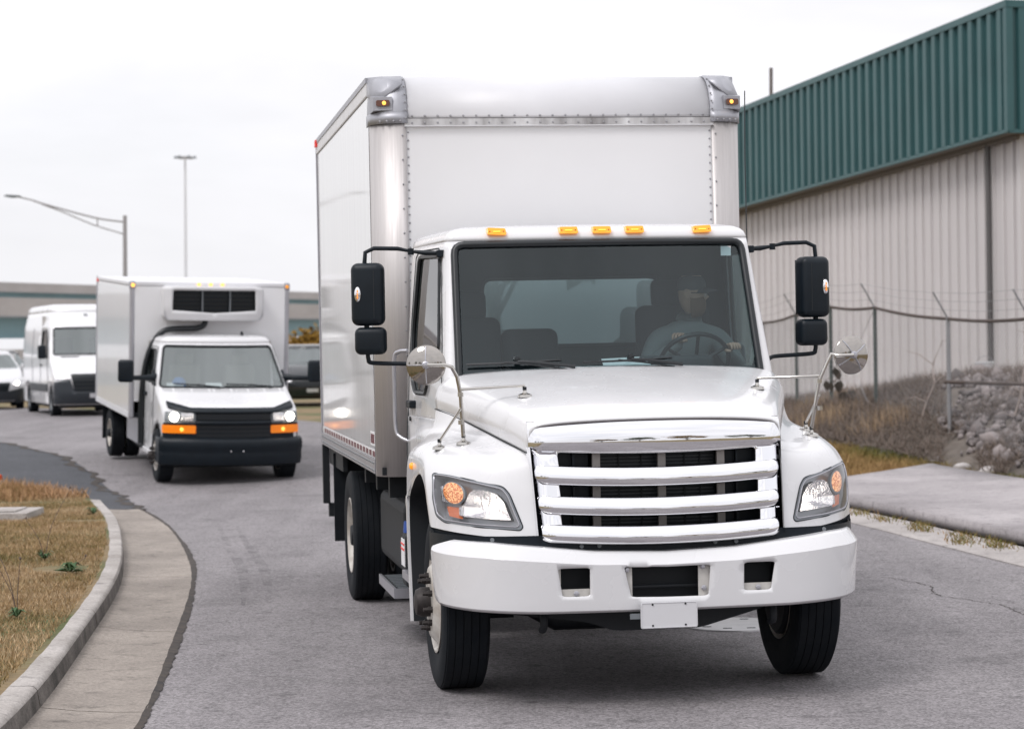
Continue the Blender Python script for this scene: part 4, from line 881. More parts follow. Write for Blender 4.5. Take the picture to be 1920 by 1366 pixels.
def fender(s):
    off = lambda d: (lambda u, v: flip([tuple(FS(u, v) + FN(u, v) * d)], s)[0])
    f = sheet('fender', [(0, 0), (5, 0), (5, 8), (0, 8)], [HL_OUT], off(0), WHITE, TR, step=.22, smooth=75, solid=None)
    h = sheet('headlight_housing', HL_OUT, [HL_IN], off(.003), P('lamp_bezel', (.19, .205, .225), .3) if 'lamp_bezel' not in MATS else MATS['lamp_bezel'], TR, step=.12, smooth=60)
    V, F = grid([[off(.004)(u, v) for u, v in densify(HL_IN, .12)], [off(-.075)(u, v) for u, v in densify(HL_IN, .12)]], True); mk('lamp_bowl', V, F, LAMPIN, h, smooth=60)
    sheet('lamp_floor', HL_IN, [MAIN], off(-.072), LAMPIN, h, step=.2, smooth=60)
    ringtube('trim_line', HL_OUT, off(.001), .004, BLACKLINE, h, n=5); ringtube('inner_trim', densify(HL_IN, .1), off(.004), .0035, ALU, h, n=5)
    # main reflector bowl around its bulb
    c = np.array((1.72, 1.18)); rows = []
    for k, d in ((1.0, -.018), (.96, -.030), (.75, -.062), (.45, -.088), (.18, -.10), (.02, -.10)): rows.append([off(d)(*(c + (np.array(p) - c) * k)) for p in densify(MAIN, .1)])
    V, F = grid(rows, True); r = mk('reflector', V, F, REFL, h, smooth=60)
    pc = off(-.055)(1.55, 1.17); mk('bulb', *lathe_geo([(0, -.030), (.012, -.026), (.016, -.01), (.016, .03), (0, .034)], 'y', pc, 14), LAMP_LIT, r, smooth=60)
    sheet('inner_rib', rpoly([(2.60, .70), (2.75, .70), (2.72, 1.02), (2.60, 1.05)], .02, 2), [], off(-.02), REFL, h, step=.1)
    # round turn lamp
    tcx, tcv = 2.86, 1.52; circ = [(tcx + .44 * cos(a), tcv + .42 * sin(a)) for a in np.linspace(0, 2 * pi, 29)[:-1]]
    rows = [[off(d)(tcx + (p[0] - tcx) * k, tcv + (p[1] - tcv) * k) for p in circ] for k, d in ((1.04, -.03), (1.04, -.012), (.98, -.010), (.92, -.008))]; V, F = grid(rows, True); mk('turn_lamp_ring', V, F, GREYPL, h, smooth=50)
    rows = [[off(d)(tcx + (p[0] - tcx) * k, tcv + (p[1] - tcv) * k) for p in circ] for k, d in ((.93, -.009), (.6, -.004), (.3, -.001), (.01, 0.0))]; V, F = grid(rows, True); t_ = mk('turn_lamp', V, F, prism_amber(), h, smooth=60)
    sheet('side_reflector', rpoly([(3.5, 1.75), (3.18, 1.75), (3.16, 1.15), (3.48, 1.15)], .05, 2), [], off(-.03), REFL, h, step=.1, smooth=60); sheet('amber_reflector', AMB, [], off(-.03), ORANGE_REFL, h, step=.12, smooth=60)
    sheet('lens', HL_IN, [], off(.002), LENS, h, step=.2, smooth=60)
    # wheel arch: dark liner, white rear splash edge, black seal strip under the fender front
    ar = [(.62, .96), (.66, 1.06), (.74, 1.17), (.86, 1.235), (.97, 1.262), (1.1, 1.268), (1.25, 1.252), (1.48, 1.188), (1.70, 1.07), (1.70, .80), (1.64, .55), (1.60, .34)]
    V, F = grid([[(s * x, y, z) for y, z in cr(ar, 4)] for x in (.62, .9, 1.24)]); mk('wheel_arch_liner', V, F, DARK, TR, smooth=50)
    V, F = grid([[(s * 1.205, y, z), (s * 1.254, y, z), (s * 1.256, y + .02, z - .004), (s * 1.20, y + .03, z)] for y, z in cr([(1.745, 1.10), (1.735, .95), (1.71, .75), (1.66, .52), (1.62, .34)], 4)], ); mk('splash_guard', V, F, WHITE, TR, smooth=50)
    sheet('fender_seal', [(0, 0), (4.4, 0), (4.4, .3), (0, .3)], [], lambda u, v: flip([tuple(FS(u, 0) + np.array((0, .03, -.005 - v * .35)))], s)[0], BLACK, TR, step=.25, smooth=60)
    mk('side_marker', *lathe_geo([(.022, 0), (.022, .012), (.014, .022), (0, .024)], 'x', (s * 1.246, 1.42, 1.30), 14, s), AMBER, TR, smooth=50)
    return f
FEN = {s: fender(s) for s in (-1, 1)}
def bvh_of(o):
    return BVHTree.FromPolygons([v.co.copy() for v in o.data.vertices], [tuple(p.vertices) for p in o.data.polygons])
BV = [bvh_of(HOOD), bvh_of(FEN[-1]), bvh_of(FEN[1])]
def surf(x, y):
    best = 1.3
    for b in BV:
        h = b.ray_cast(Vector((x, y, 3)), Vector((0, 0, -1)))
        if h[0] is not None: best = max(best, h[0].z)
    return best

# ---- grille
yG = lambda x, z: .03 + .07 * (x / .7) ** 2 + .246 * (z - .955)
gr = empty('grille', (0, 0, 0), (0, 0, 0), TR)
rows = []
for dy, z in ((.03, 1.604), (.004, 1.600), (-.004, 1.585), (-.008, 1.56), (-.012, 1.53), (-.011, 1.50), (-.006, 1.475), (.001, 1.452), (.012, 1.432), (.05, 1.424)):
    row = []
    for x in np.linspace(-1, 1, 41):
        X = .726 * x; e = max(0, abs(x) - .93) / .07; sag = -.012 * (1 - x * x) if z < 1.5 else -.016 * (x * x)
        row.append((X, yG(X, z) + dy + .03 * e * e, z + sag))
    rows.append(row)
V, F = grid(rows); mk('grille_header', V, F, CHROME, gr, smooth=60)
OP = [(1.338, 1.428), (1.168, 1.262), (1.010, 1.100)]
sagz = lambda x: -.030 * (1 - (x / .7) ** 2)
def oprect(z0, z1): return rpoly([(-.565, z0), (.565, z0), (.572, z1), (-.572, z1)], .02, 3)
go = rpoly([(-.672, .945), (.672, .945), (.712, 1.44), (-.712, 1.44)], .02, 3)
sheet('grille_plate', go, [oprect(a, b) for a, b in OP], lambda x, z: (x, yG(x, z) + .022, z + sagz(x) * .75), CHROME, gr, step=.05, smooth=50, solid=.03)
for (zt, zb) in ((1.352, 1.246), (1.186, 1.084), (1.030, .930)):
    rows = []
    for dy, f in ((.06, 0), (.016, .0), (.007, .05), (-.001, .18), (-.006, .32), (-.0085, .46), (-.008, .58), (-.0045, .70), (.0015, .81), (.009, .91), (.020, 1.0), (.07, 1.01)):
        row = []
        for x in np.linspace(-1, 1, 37):
            z = zt + (zb - zt) * f; hw = .675 + .035 * (z - .95) / .5; X = hw * x; e = max(0, abs(x) - .95) / .05
            row.append((X, yG(X, z) + dy + .028 * e * e, z + sagz(X) * .85))
        rows.append(row)
    V, F = grid(rows); mk('grille_bar', V, F, CHROME, gr, smooth=50)
sym(lambda s: mk('grille_side', *grid([[(s * (.70 + .02 * (z - .95) / .5), yG(.7, z) + .01, z), (s * (.712 + .02 * (z - .95) / .5), yG(.7, z) + .06, z), (s * (.715 + .02 * (z - .95) / .5), yG(.7, z) + .16, z)] for z in np.linspace(.93, 1.45, 6)]), CHROME, gr, smooth=60))
# what shows through the openings
MESHM = P('condenser_fins', (.018, .022, .028), .45, metal=.4)
cond = box('condenser', (-.34, .34, .95), (.36, .40, 1.5), MESHM, TR)
for i in range(26): box('condenser_tube', (-.33, .328, .96 + i * .0205), (.35, .341, .968 + i * .0205), P('tube_grey', (.05, .055, .06), .4, metal=.5) if 'tube_grey' not in MATS else MATS['tube_grey'], cond)
for x in (-.20, -.07, .18, .27): box('condenser_bar', (x - .004, .322, .95), (x + .004, .330, 1.5), DARK, cond)
for x in (-.345, .03, .37): box('grille_support', (x - .022, .235, .90), (x + .022, .262, 1.47), P('raw_bracket', (.30, .28, .27), .5, metal=.4) if 'raw_bracket' not in MATS else MATS['raw_bracket'], TR)
sym(lambda s: (box('side_baffle', (s * .54 - .16, .30, .93), (s * .54 + .16, .33, 1.5), BLACK, TR), box('baffle_rib', (s * .47 - .006, .26, .95), (s * .47 + .006, .31, 1.46), BLACK, TR)))

# ---- bumper
BP = np.array([(0, 0), (.35, 0), (.65, .004), (.82, .022), (.96, .07), (1.07, .15), (1.15, .26), (1.205, .38), (1.236, .50), (1.246, .60)])
bq = cr(BP, 10); bl_ = np.concatenate([[0], np.cumsum(np.linalg.norm(np.diff(bq, axis=0), axis=1))]); BL = bl_[-1]
def bplan(u):
    a = abs(u); x, y = np.interp(a, bl_, bq[:, 0]), np.interp(a, bl_, bq[:, 1]); i = min(max(np.searchsorted(bl_, a), 1), len(bq) - 1); t = bq[i] - bq[i - 1]; t /= np.linalg.norm(t); return math.copysign(x, u), y, math.copysign(t[1], u), -t[0]   # inward normal is the reverse
bzt = lambda u: lerp(abs(u), [0, .4, .7, 1.0, BL], [.862, .874, .905, .932, .945]); bzb = lambda u: lerp(abs(u), [0, .7, 1.0, BL - .1, BL], [.535, .540, .550, .562, .575])
def bmap(u, f):
    x, y, nx, ny = bplan(u); z = bzb(u) + (bzt(u) - bzb(u)) * f
    d = 0.0
    if f > .80: d = .055 * (f - .80) / .20
    if f < .06: d = .012 * ((.06 - f) / .06) ** 2
    d += .022 * max(0, .80 - f)
    return (x - nx * d, y - ny * d, z)
hf = lambda u, z: (u, (z - bzb(u)) / (bzt(u) - bzb(u)))
KB_ = .36
holes = [rpoly([hf(-.245, .79), hf(-.205, .618), hf(.232, .612), hf(.245, .785)], .035, 4)]
for s in (-1, 1): holes.append(rpoly([hf(s * .615, .79), hf(s * .59, .632), hf(s * .435, .632), hf(s * .435, .79)], .035, 4))
sc = lambda pl: [(u, f * KB_) for u, f in pl]
bo_ = rpoly([(-BL, KB_), (-BL, 0), (BL, 0), (BL, KB_)], [.03, .10, .10, .03], 6)
BUMP = sheet('bumper', bo_, [sc([(u, f) for u, f in h]) for h in holes], lambda u, f: bmap(u, f / KB_), WHITE, TR, step=.030, smooth=26, solid=.012)
# bumper return along the top and the black filler above it
rows = [[bmap(u, 1.0), tuple(np.array(bmap(u, 1.0)) + np.array((0, .10, .004)))] for u in np.linspace(-BL + .02, BL - .02, 61)]; V, F = grid(rows); mk('bumper_shelf', V, F, WHITE, BUMP, smooth=60)
rows = [[(x * 1.0, y + .12, z) for z in (.80, .965)] for x, y in [bplan(u)[:2] for u in np.linspace(-BL + .05, BL - .05, 61)]]; V, F = grid(rows); mk('bumper_filler', V, F, BLACK, TR, smooth=60)
for x in (-.46, -.36, .30, .42, .95, -.95): mk('filler_bolt', *lathe_geo([(.012, 0), (.012, .008), (0, .009)], 'y', (x, (.115 if abs(x) < .7 else .185), .90 if abs(x) < .7 else .945), 8, -1), GREYPL, TR)
box('bumper_reinforcement', (-.62, .16, .58), (.62, .20, .82), DARK, TR); tube('cross_tube', [(-.2, .10, .665), (.2, .10, .665)], .012, DARK, TR)
def bracket(x0, x1, z0, z1, bolts):
    b = box('bumper_bracket', (x0, .030, z0), (x1, .040, z1), P('bracket_paint', (.58, .56, .53), .5, var=(20, .2)) if 'bracket_paint' not in MATS else MATS['bracket_paint'], TR)
    for (x, z) in bolts: mk('bolt', *lathe_geo([(.016, 0), (.016, .006), (.011, .008), (.011, .018), (0, .019)], 'y', (x, .030, z), 6, -1), ALU, b)
    return b
bracket(-.25, -.195, .605, .80, [(-.225, .655), (-.225, .77)]); bracket(.18, .25, .605, .80, [(.21, .655), (.205, .775)])
bracket(-.62, -.43, .625, .672, [(-.51, .648)]); bracket(.43, .62, .625, .672, [(.52, .648)]); bracket(-.63, -.595, .70, .80, [])
pl = mk('licence_plate', *prism_geo(rpoly([(-.163, .446), (.158, .446), (.158, .592), (-.163, .592)], .012, 3), XZ, -.030, -.026), PLATE, TR)
mk('plate_rim', *merge([tube_geo([(x, -.031, z) for x, z in rpoly([(-.158, .451), (.153, .451), (.153, .587), (-.158, .587)], .012, 3)], .0022, 5, True)]), PLATE, pl)
for x in (-.095, .09):
    for z in (.462, .578): mk('bolt', *lathe_geo([(.006, 0), (.005, .004), (0, .005)], 'y', (x, -.030, z), 8, -1), DARK, pl)
box('plate_bracket', (-.22, -.020, .50), (-.10, -.012, .53), GREYPL, TR); box('plate_backing', (-.14, -.024, .46), (.13, .02, .585), GREYPL, TR)

# ---- door mirrors
def rbox(name, c, h, mat, par, r=.03, rot=(0, 0, 0), seg=4):
    o = box(name, tuple(-v for v in h), h, mat, par, bevel=(r, seg)); o.location = c; o.rotation_euler = rot
    for p in o.data.polygons: p.use_smooth = True
    o.modifiers['bevel'].harden_normals = False
    return o
def dmirror(s):
    xa = 1.442 if s < 0 else 1.437
    arm = tube('mirror_arm', [(s * .99, 1.90, 2.600), (s * 1.08, 1.95, 2.605), (s * 1.17, 1.98, 2.618), (s * 1.25, 2.0, 2.636), (s * 1.40, 2.0, 2.640), (s * 1.455, 2.0, 2.615), (s * 1.462, 2.0, 2.54)], [.013, .017, .009, .014, .014, .014, .014], BLACK, TR, n=10)
    lathe('clamp', [(0, -.02), (.02, -.02), (.02, .02), (0, .02)], BLACK, arm, axis='z', c=(s * 1.17, 1.98, 2.615), n=10); box('arm_foot', (s * .985 - .035, 1.86, 2.575), (s * .985 + .035, 1.95, 2.62), BLACK, arm, bevel=(.008, 2))
    m = rbox('mirror', (s * xa, 2.0, 2.352), (.103, .07, .196), BLACK, TR, .045, (0, 0, s * .25), 5)
    g = box('mirror_glass', (-.085, .0705, -.175), (.085, .073, .175), MIRROR, m); box('housing_seam', (s * -.045 - .002, -.0712, -.15), (s * -.045 + .002, -.0702, .15), GASKET, m)
    lp = mk('signal_bezel', *lathe_geo([(.05, -.004), (.045, .008), (.03, .012), (0, .013)], 'y', (0, 0, 0), 18, -1), CHROME, m, smooth=60); lp.location = (s * .055, -.068, .0); lp.scale = (.45, 1, 1)
    for k in (-1, 0, 1): mk('signal_light', *lathe_geo([(.010, 0), (.008, .004), (0, .006)], 'y', (0, -.012, k * .019), 8, -1), LED, lp)
    sm = rbox('wide_mirror', (s * (xa - .012), 2.0, 2.060), (.099, .065, .086), BLACK, TR, .04, (0, 0, s * .2), 5); box('mirror_glass', (-.08, .0655, -.066), (.08, .068, .066), MIRROR, sm)
    tube('mirror_link', [(s * 1.455, 2.0, 2.17), (s * 1.455, 2.0, 2.13)], .017, BLACK, TR, n=10)
    tube('mirror_arm', [(s * 1.452, 2.0, 1.99), (s * 1.448, 2.0, 1.945), (s * 1.42, 2.0, 1.922), (s * 1.20, 1.98, 1.912), (s * 1.13, 1.94, 1.90), (s * 1.09, 1.88, 1.87)], .014, BLACK, TR, n=10, k=4)
sym(dmirror)
# ---- round hood mirrors on three chrome legs
def spot(s, c, feet, bend, joint):
    disc = empty('hood_mirror', c, (0, 0, s * .22), TR); R_ = .113
    lathe('mirror_back', [(0, -.030), (.04, -.028), (.08, -.018), (R_ - .004, -.002), (R_ + .002, .004), (R_, .012), (R_ - .008, .012), (0, .010)], P('mirror_back_chrome', (.40, .375, .35), .10, metal=1.0) if 'mirror_back_chrome' not in MATS else MATS['mirror_back_chrome'], disc, axis='y', n=40, smooth=60)
    for a in ((0, pi / 2, pi, 3 * pi / 2) if s < 0 else (.6, .6 + pi / 2, .6 + pi, .6 + 3 * pi / 2)):
        tube('rib', [(cos(a) * .02, -.031, sin(a) * .02), (cos(a) * .06, -.026, sin(a) * .06), (cos(a) * .105, -.006, sin(a) * .105)], .0045, ALU, disc, n=5)
    lathe('hub', [(0, -.052), (.014, -.05), (.016, -.04), (.022, -.036), (.022, -.025)], ALU, disc, axis='y', n=16)
    c = np.array(c); cc = c + np.array((0, -.045, 0)); m0 = np.array(feet[0])
    POL = MATS.get('stainless_tube') or P('stainless_tube', (.55, .53, .50), .18, metal=1.0)
    leg = tube('mirror_stalk', [cc, cc + np.array((-s * .10, 0, -.002)), np.array(bend) + np.array((s * .03, 0, .025)), np.array(bend) + np.array((0, 0, -.03)), np.array(joint), m0 + np.array((0, 0, .035))], .0115, POL, TR, n=10)
    ends = [m0, np.array(feet[1]), np.array(feet[2])]
    tube('mirror_brace', [np.array(joint) + np.array((0, 0, -.08)), ends[1] + np.array((0, 0, .035))], .0085, POL, TR, n=8); tube('mirror_brace', [np.array(joint) + np.array((0, 0, .03)), ends[2] + np.array((0, 0, .055)), ends[2] + np.array((0, 0, .02))], [.0095, .0075, .012], POL, TR, n=8)
    for q in (0, 1): lathe('collar', [(0, -.012), (.017, -.012), (.017, .012), (0, .012)], POL, TR, axis='z', c=tuple(np.array(joint) + np.array((0, 0, -.16 if q else .0))), n=10)
    for e in ends:
        lathe('foot', [(0, .030), (.010, .028), (.014, .014), (.040, .004), (.043, -.012)], POL, TR, axis='z', c=tuple(e), n=20)
        lathe('foot_joint', [(0, .05), (.012, .048), (.012, .03), (0, .028)], DARK, TR, axis='z', c=tuple(e), n=8)
def on(x, y): return (x, y, surf(x, y) + .006)
spot(-1, (-1.232, .75, 1.915), [on(-1.02, .78), on(-1.15, .86), on(-.668, .70)], (-1.055, .74, 1.875), (-1.035, .75, 1.74))
spot(1, (1.304, .75, 1.92), [on(1.06, .78), on(1.075, .95), on(.74, .80)], (1.15, .74, 1.905), (1.105, .75, 1.77))
# thin antenna on the driver's side
tube('antenna', [(1.06, 2.2, 2.62), (1.07, 2.25, 3.2), (1.09, 2.3, 3.65)], .004, GASKET, TR, n=5)

# ---- cab interior
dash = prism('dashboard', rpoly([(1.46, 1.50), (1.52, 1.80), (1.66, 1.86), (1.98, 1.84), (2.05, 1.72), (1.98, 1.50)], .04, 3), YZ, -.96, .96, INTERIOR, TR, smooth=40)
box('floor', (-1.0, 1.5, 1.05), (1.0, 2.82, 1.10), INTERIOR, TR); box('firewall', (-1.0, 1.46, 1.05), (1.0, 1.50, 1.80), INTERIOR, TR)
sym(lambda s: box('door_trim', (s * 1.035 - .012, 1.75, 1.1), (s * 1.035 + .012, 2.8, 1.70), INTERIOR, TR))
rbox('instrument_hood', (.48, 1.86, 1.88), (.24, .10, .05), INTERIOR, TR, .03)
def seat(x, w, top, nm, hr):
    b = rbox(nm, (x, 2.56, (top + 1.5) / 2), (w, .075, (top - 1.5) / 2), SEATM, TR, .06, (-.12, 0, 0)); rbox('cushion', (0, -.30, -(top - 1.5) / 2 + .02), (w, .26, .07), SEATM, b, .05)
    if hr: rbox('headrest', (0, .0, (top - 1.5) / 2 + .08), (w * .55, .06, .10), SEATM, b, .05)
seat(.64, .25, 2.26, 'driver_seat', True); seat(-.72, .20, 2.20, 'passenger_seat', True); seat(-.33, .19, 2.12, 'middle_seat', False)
sw = empty('steering_wheel', (.645, 2.00, 1.885), (radians(-52), 0, 0), TR)
V, F = tube_geo([(cos(a) * .225, sin(a) * .225, 0) for a in np.linspace(0, 2 * pi, 37)[:-1]], .015, 8, True); mk('rim', V, F, GASKET, sw, smooth=60)
for a in (pi / 2 + 2.1, pi / 2 - 2.1, -pi / 2): tube('spoke', [(cos(a) * .05, sin(a) * .05, -.03), (cos(a) * .215, sin(a) * .215, 0)], .012, GASKET, sw, n=6)
lathe('boss', [(0, .0), (.06, -.005), (.07, -.03), (.05, -.08), (.03, -.30)], GASKET, sw, axis='z', n=20)
sht = tag(mk('paper_sheet', [(-.14, -.08, 0), (.17, -.08, 0), (.15, .12, .04), (-.12, .12, .03)], [(0, 1, 2, 3)], PAPER, solid=.002), 'white paper sheet lying on the dashboard of the large truck', 'paper')
TRM = Matrix.Translation((.845, 12.847, 0)) @ Matrix.Rotation(.1537, 4, 'Z') @ Matrix.Rotation(-.004, 4, 'Y')
sht.matrix_world = TRM @ Matrix.Translation((.13, 1.74, 1.872)) @ Matrix.Rotation(.12, 4, 'X')

# ------------------------------------------------------------------ the driver
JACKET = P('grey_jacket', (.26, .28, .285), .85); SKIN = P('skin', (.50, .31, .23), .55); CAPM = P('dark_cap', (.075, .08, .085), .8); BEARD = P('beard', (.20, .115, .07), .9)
pe = tag(empty('person', (0, 0, 0)), 'driver in grey jacket, cap and glasses at the wheel of the large truck', 'person'); pe.matrix_world = TRM @ Matrix.Translation((.69, 2.40, 1.585))
def skinmesh(name, nodes, edges, mat, parent, sub=2):
    me = bpy.data.meshes.new(name); me.from_pydata([n[0] for n in nodes], edges, []); o = bpy.data.objects.new(name, me); COL.objects.link(o); o.parent = parent
    me.materials.append(mat); m = o.modifiers.new('skin', 'SKIN'); m.use_smooth_shade = True
    for i, n in enumerate(nodes): r = n[1]; me.skin_vertices[0].data[i].radius = r if isinstance(r, tuple) else (r, r)
    me.skin_vertices[0].data[0].use_root = True
    s = o.modifiers.new('sub', 'SUBSURF'); s.levels = s.render_levels = sub; return o
# steering wheel top is at about (-.03, -.40+, .33) in the driver's frame; right hand holds it at upper left
nodes = [((0, .02, .0), (.17, .13)), ((0, .03, .18), (.16, .12)), ((0, .0, .36), (.19, .13)), ((0, -.01, .48), (.13, .09)), ((.01, -.02, .56), .062), ((.02, -.03, .62), .06),
         ((-.20, -.02, .45), .085), ((-.29, -.10, .26), .066), ((-.20, -.28, .36), .048), ((-.105, -.335, .425), .034),
         ((.21, -.02, .45), .085), ((.31, -.12, .27), .066), ((.25, -.30, .30), .050), ((.17, -.42, .36), .034),
         ((-.09, -.02, -.02), .10), ((-.13, -.40, .0), .085), ((-.13, -.46, -.38), .06), ((.09, -.02, -.02), .10), ((.13, -.40, .0), .085), ((.13, -.46, -.38), .06)]
edges = [(0, 1), (1, 2), (2, 3), (3, 4), (4, 5), (3, 6), (6, 7), (7, 8), (8, 9), (3, 10), (10, 11), (11, 12), (12, 13), (0, 14), (14, 15), (15, 16), (0, 17), (17, 18), (18, 19)]
skinmesh('body', nodes, edges, JACKET, pe)
def head():
    prof = []; rows = []; yaw = radians(62)       # looks to his left (image right)
    for i in range(17):
        t = i / 16; zz = -.125 + .25 * t
        w = .078 * sqrt(max(0, 1 - ((t - .58) / .60) ** 2)) if t > .05 else .03; row = []
        for j in range(28):
            a = 2 * pi * j / 28; d = cos(a); r = w * (1.0 + .16 * abs(d)); fx = r * sin(a) * .95; fy = -r * d
            if d > .6:                              # face side: brow, nose, chin
                k = (d - .6) / .4
                nose = math.exp(-((t - .44) / .075) ** 2) * max(0, 1 - abs(sin(a)) * 5.5) * .030; eye = -math.exp(-((t - .56) / .05) ** 2) * math.exp(-((abs(a if a < pi else a - 2 * pi) - .42) / .16) ** 2) * .010; chin = math.exp(-((t - .10) / .10) ** 2) * .016; lip = math.exp(-((t - .29) / .03) ** 2) * max(0, 1 - abs(sin(a)) * 3) * .006
                fy -= (nose + eye + chin + lip) * (1 if k > 0 else 0)
            row.append((fx, fy, zz))
        rows.append(row)
    V, F = grid(rows, True); V = [(x * cos(yaw) - y * sin(yaw) + .03, x * sin(yaw) + y * cos(yaw) - .045, z + .735) for x, y, z in V]
    h = mk('head', V, F, SKIN, pe, smooth=70)
    R = lambda p: (p[0] * cos(yaw) - p[1] * sin(yaw) + .03, p[0] * sin(yaw) + p[1] * cos(yaw) - .045, p[2] + .735)
    for s in (-1, 1):
        V, F = lathe_geo([(0, -.008), (.022, -.006), (.028, .002), (.018, .008), (0, .004)], 'x', (s * .080, .008, .005), 12, s); V = [R((x, y, .005 + (z - .005) * 1.35)) for x, y, z in V]; mk('ear', V, F, SKIN, h, smooth=60)
    rows = [[R(((.070 * k + g) * sin(a) * 1.02, -(.085 * k + g * 1.2) * cos(a) - .004, z)) for a in np.linspace(-1.5, 1.5, 19)] for z, k, g in ((-.015, .96, .003), (-.045, .93, .010), (-.075, .86, .016), (-.11, .70, .020), (-.14, .40, .02), (-.15, .1, .0))]
    V, F = grid(rows); mk('beard', V, F, BEARD, h, smooth=60)
    rows = [[R((.084 * k * sin(a), -.094 * k * cos(a), z)) for a in np.linspace(0, 2 * pi, 25)[:-1]] for z, k in ((.030, 1.0), (.05, 1.03), (.08, 1.0), (.11, .86), (.132, .55), (.14, .05))]; V, F = grid(rows, True); c = mk('cap', V, F, CAPM, pe, smooth=60)
    rows = [[R((.070 * sin(a) * (1 - .1 * f), -.090 * cos(a) * 1.0 - f * .085 * max(0, cos(a)) ** .6, .036 - .018 * f + .01 * cos(2 * a))) for a in np.linspace(-1.35, 1.35, 13)] for f in (0, .4, .8, 1.0)]; V, F = grid(rows); mk('cap_brim', V, F, CAPM, c, smooth=60, solid=.004)
    gl = tube('glasses', [R((x, y, .012)) for x, y in ((-.078, .01), (-.074, -.06), (-.06, -.098), (-.015, -.106), (.015, -.106), (.06, -.098), (.074, -.06), (.078, .01))], .0025, GASKET, pe, n=5)
    for s in (-1, 1): mk('glasses_lens', [R((s * .012, -.107, .018)), R((s * .062, -.098, .018)), R((s * .058, -.098, -.016)), R((s * .018, -.106, -.016))], [(0, 1, 2, 3)], LENS, gl)
head()
def hand(c, s):
    c = np.array(c, float); parts = []
    nd = [((0, 0, 0), .026), ((s * .0, -.035, .012), (.036, .018)), ((s * .0, -.065, .022), (.038, .017))]; ed = [(0, 1), (1, 2)]
    for k, l in enumerate((.92, 1.0, .95, .78)):
        x = (k - 1.5) * .021; b = len(nd); nd += [((x, -.090, .026), .010), ((x, -.110 * (.9 + .1 * l), .008), .0095), ((x, -.105, -.022 * l), .0085)]; ed += [(2, b), (b, b + 1), (b + 1, b + 2)]
    b = len(nd); nd += [((s * .042, -.040, .0), .012), ((s * .046, -.075, -.016), .0105), ((s * .034, -.098, -.026), .009)]; ed += [(1, b), (b, b + 1), (b + 1, b + 2)]
    h = skinmesh('hand', [(tuple(np.array(p)), r) for p, r in nd], ed, SKIN, pe, 1); h.location = tuple(c); return h
h1 = hand((-.105, -.325, .425), 1); h1.rotation_euler = (-.35, 0, -.5)
h2 = hand((.17, -.41, .36), -1); h2.rotation_euler = (-.3, 0, .35)
# ================================================================== generic wrapped vehicle body for the vehicles behind
class Body:
    """plan wrapped round a front profile: yc(z) = front on the centre line, wf/wr = half widths at front corner and rear"""
    def __init__(b, yb, yc_, wf_, wr_, bow, rc=.06):
        b.yb, b.bow, b.rc = yb, bow, rc
        t = lambda a: (lambda z: lerp(z, [p[0] for p in a], [p[1] for p in a])); b.yc, b.wf, b.wr = t(yc_), t(wf_), t(wr_)
    def x1(b, z): return b.wf(z) - b.rc
    def y1(b, z): return b.yc(z) + b.bow
    def pt(b, s, z):
        m = 1.0
        if s > 24: s = 48 - s; m = -1.0
        f, x1, y1 = b.wf(z), b.x1(z), b.y1(z); dy = b.rc * 1.6
        if s <= 8: k = s / 8; x = b.wr(z) + (f - b.wr(z)) * k; y = b.yb + (y1 + dy - b.yb) * k
        elif s <= 14: k = (14 - s) / 6; x = (1 - k) ** 2 * x1 + 2 * k * (1 - k) * (x1 + .8 * b.rc) + k * k * f; y = (1 - k) ** 2 * y1 + 2 * k * (1 - k) * (y1 + .3 * dy) + k * k * (y1 + dy)
        else: x = x1 * (1 - (s - 14) / 10); y = b.yc(z) + b.bow * (x / x1) ** 2
        return (-m * x, y, z)
    def sf(b, x, z):
        x1 = b.x1(z); a = abs(x)
        s = 14 + (1 - a / x1) * 10 if a <= x1 else 14 - 6 * min(1, (a - x1) / max(b.wf(z) - x1, 1e-3))
        return s if x < 0 else 48 - s
    def sl(b, y, z, side=-1):
        ye = b.y1(z) + b.rc * 1.6; s = 8 * (b.yb - y) / (b.yb - ye); return s if side < 0 else 48 - s
    def front(b, poly, d=0.0):
        poly = densify(poly, .08); return [(b.sf(x, z) * .1, z) for x, z in poly]
    def side(b, poly, sd): return [(b.sl(y, z, sd) * .1, z) for y, z in densify(poly, .1)]
    def f(b, u, z): return b.pt(u * 10, z)
    def patch(b, name, poly, d, mat, par, step=.08, holes=(), **k):
        """overlay on the front face, d metres proud"""
        def fn(x, z):
            p = np.array(b.pt(b.sf(x, z), z)); n = np.array((np.sign(x) * min(1, (abs(x) / b.wf(z)) ** 3) * .8, -1, 0)); return tuple(p + n / np.linalg.norm(n) * d)
        return sheet(name, poly, list(holes), fn, mat, par, step=step, smooth=60, **k)
    def shell(b, name, z0, z1, holes, mat, par, step=.07, inner=None):
        V, F = sheet_geo([(0, z0), (4.8, z0), (4.8, z1), (0, z1)], holes, b.f, step); A = np.array(V); ny = 0.0
        for q in F:
            p, r, t = A[q[0]], A[q[1]], A[q[2]]
            if max(abs(p[0]), abs(r[0]), abs(t[0])) < .6: ny += np.cross(r - p, t - p)[1]
        if ny > 0: F = [q[::-1] for q in F]
        return mk(name, V, F, mat, par, smooth=55, solid=.02, mat2=inner or INTERIOR, recalc=False)
    def roof(b, z, h, mat, par, fr=1.0):
        rows = []
        for d, k in ((0, 0), (.01, .25), (.03, .5), (.07, .7), (.14, .84), (.3, .95), (.6, 1), (.96, 1.0)):
            rows.append([((p[0]) * (1 - d), b.yb + (p[1] - b.yb) * (1 - d * fr), z + h * k) for p in [b.pt(s, z) for s in np.linspace(0, 48, 73)]])
        V, F = grid(rows); return mk('roof', V, F, mat, par, smooth=60, solid=.02)
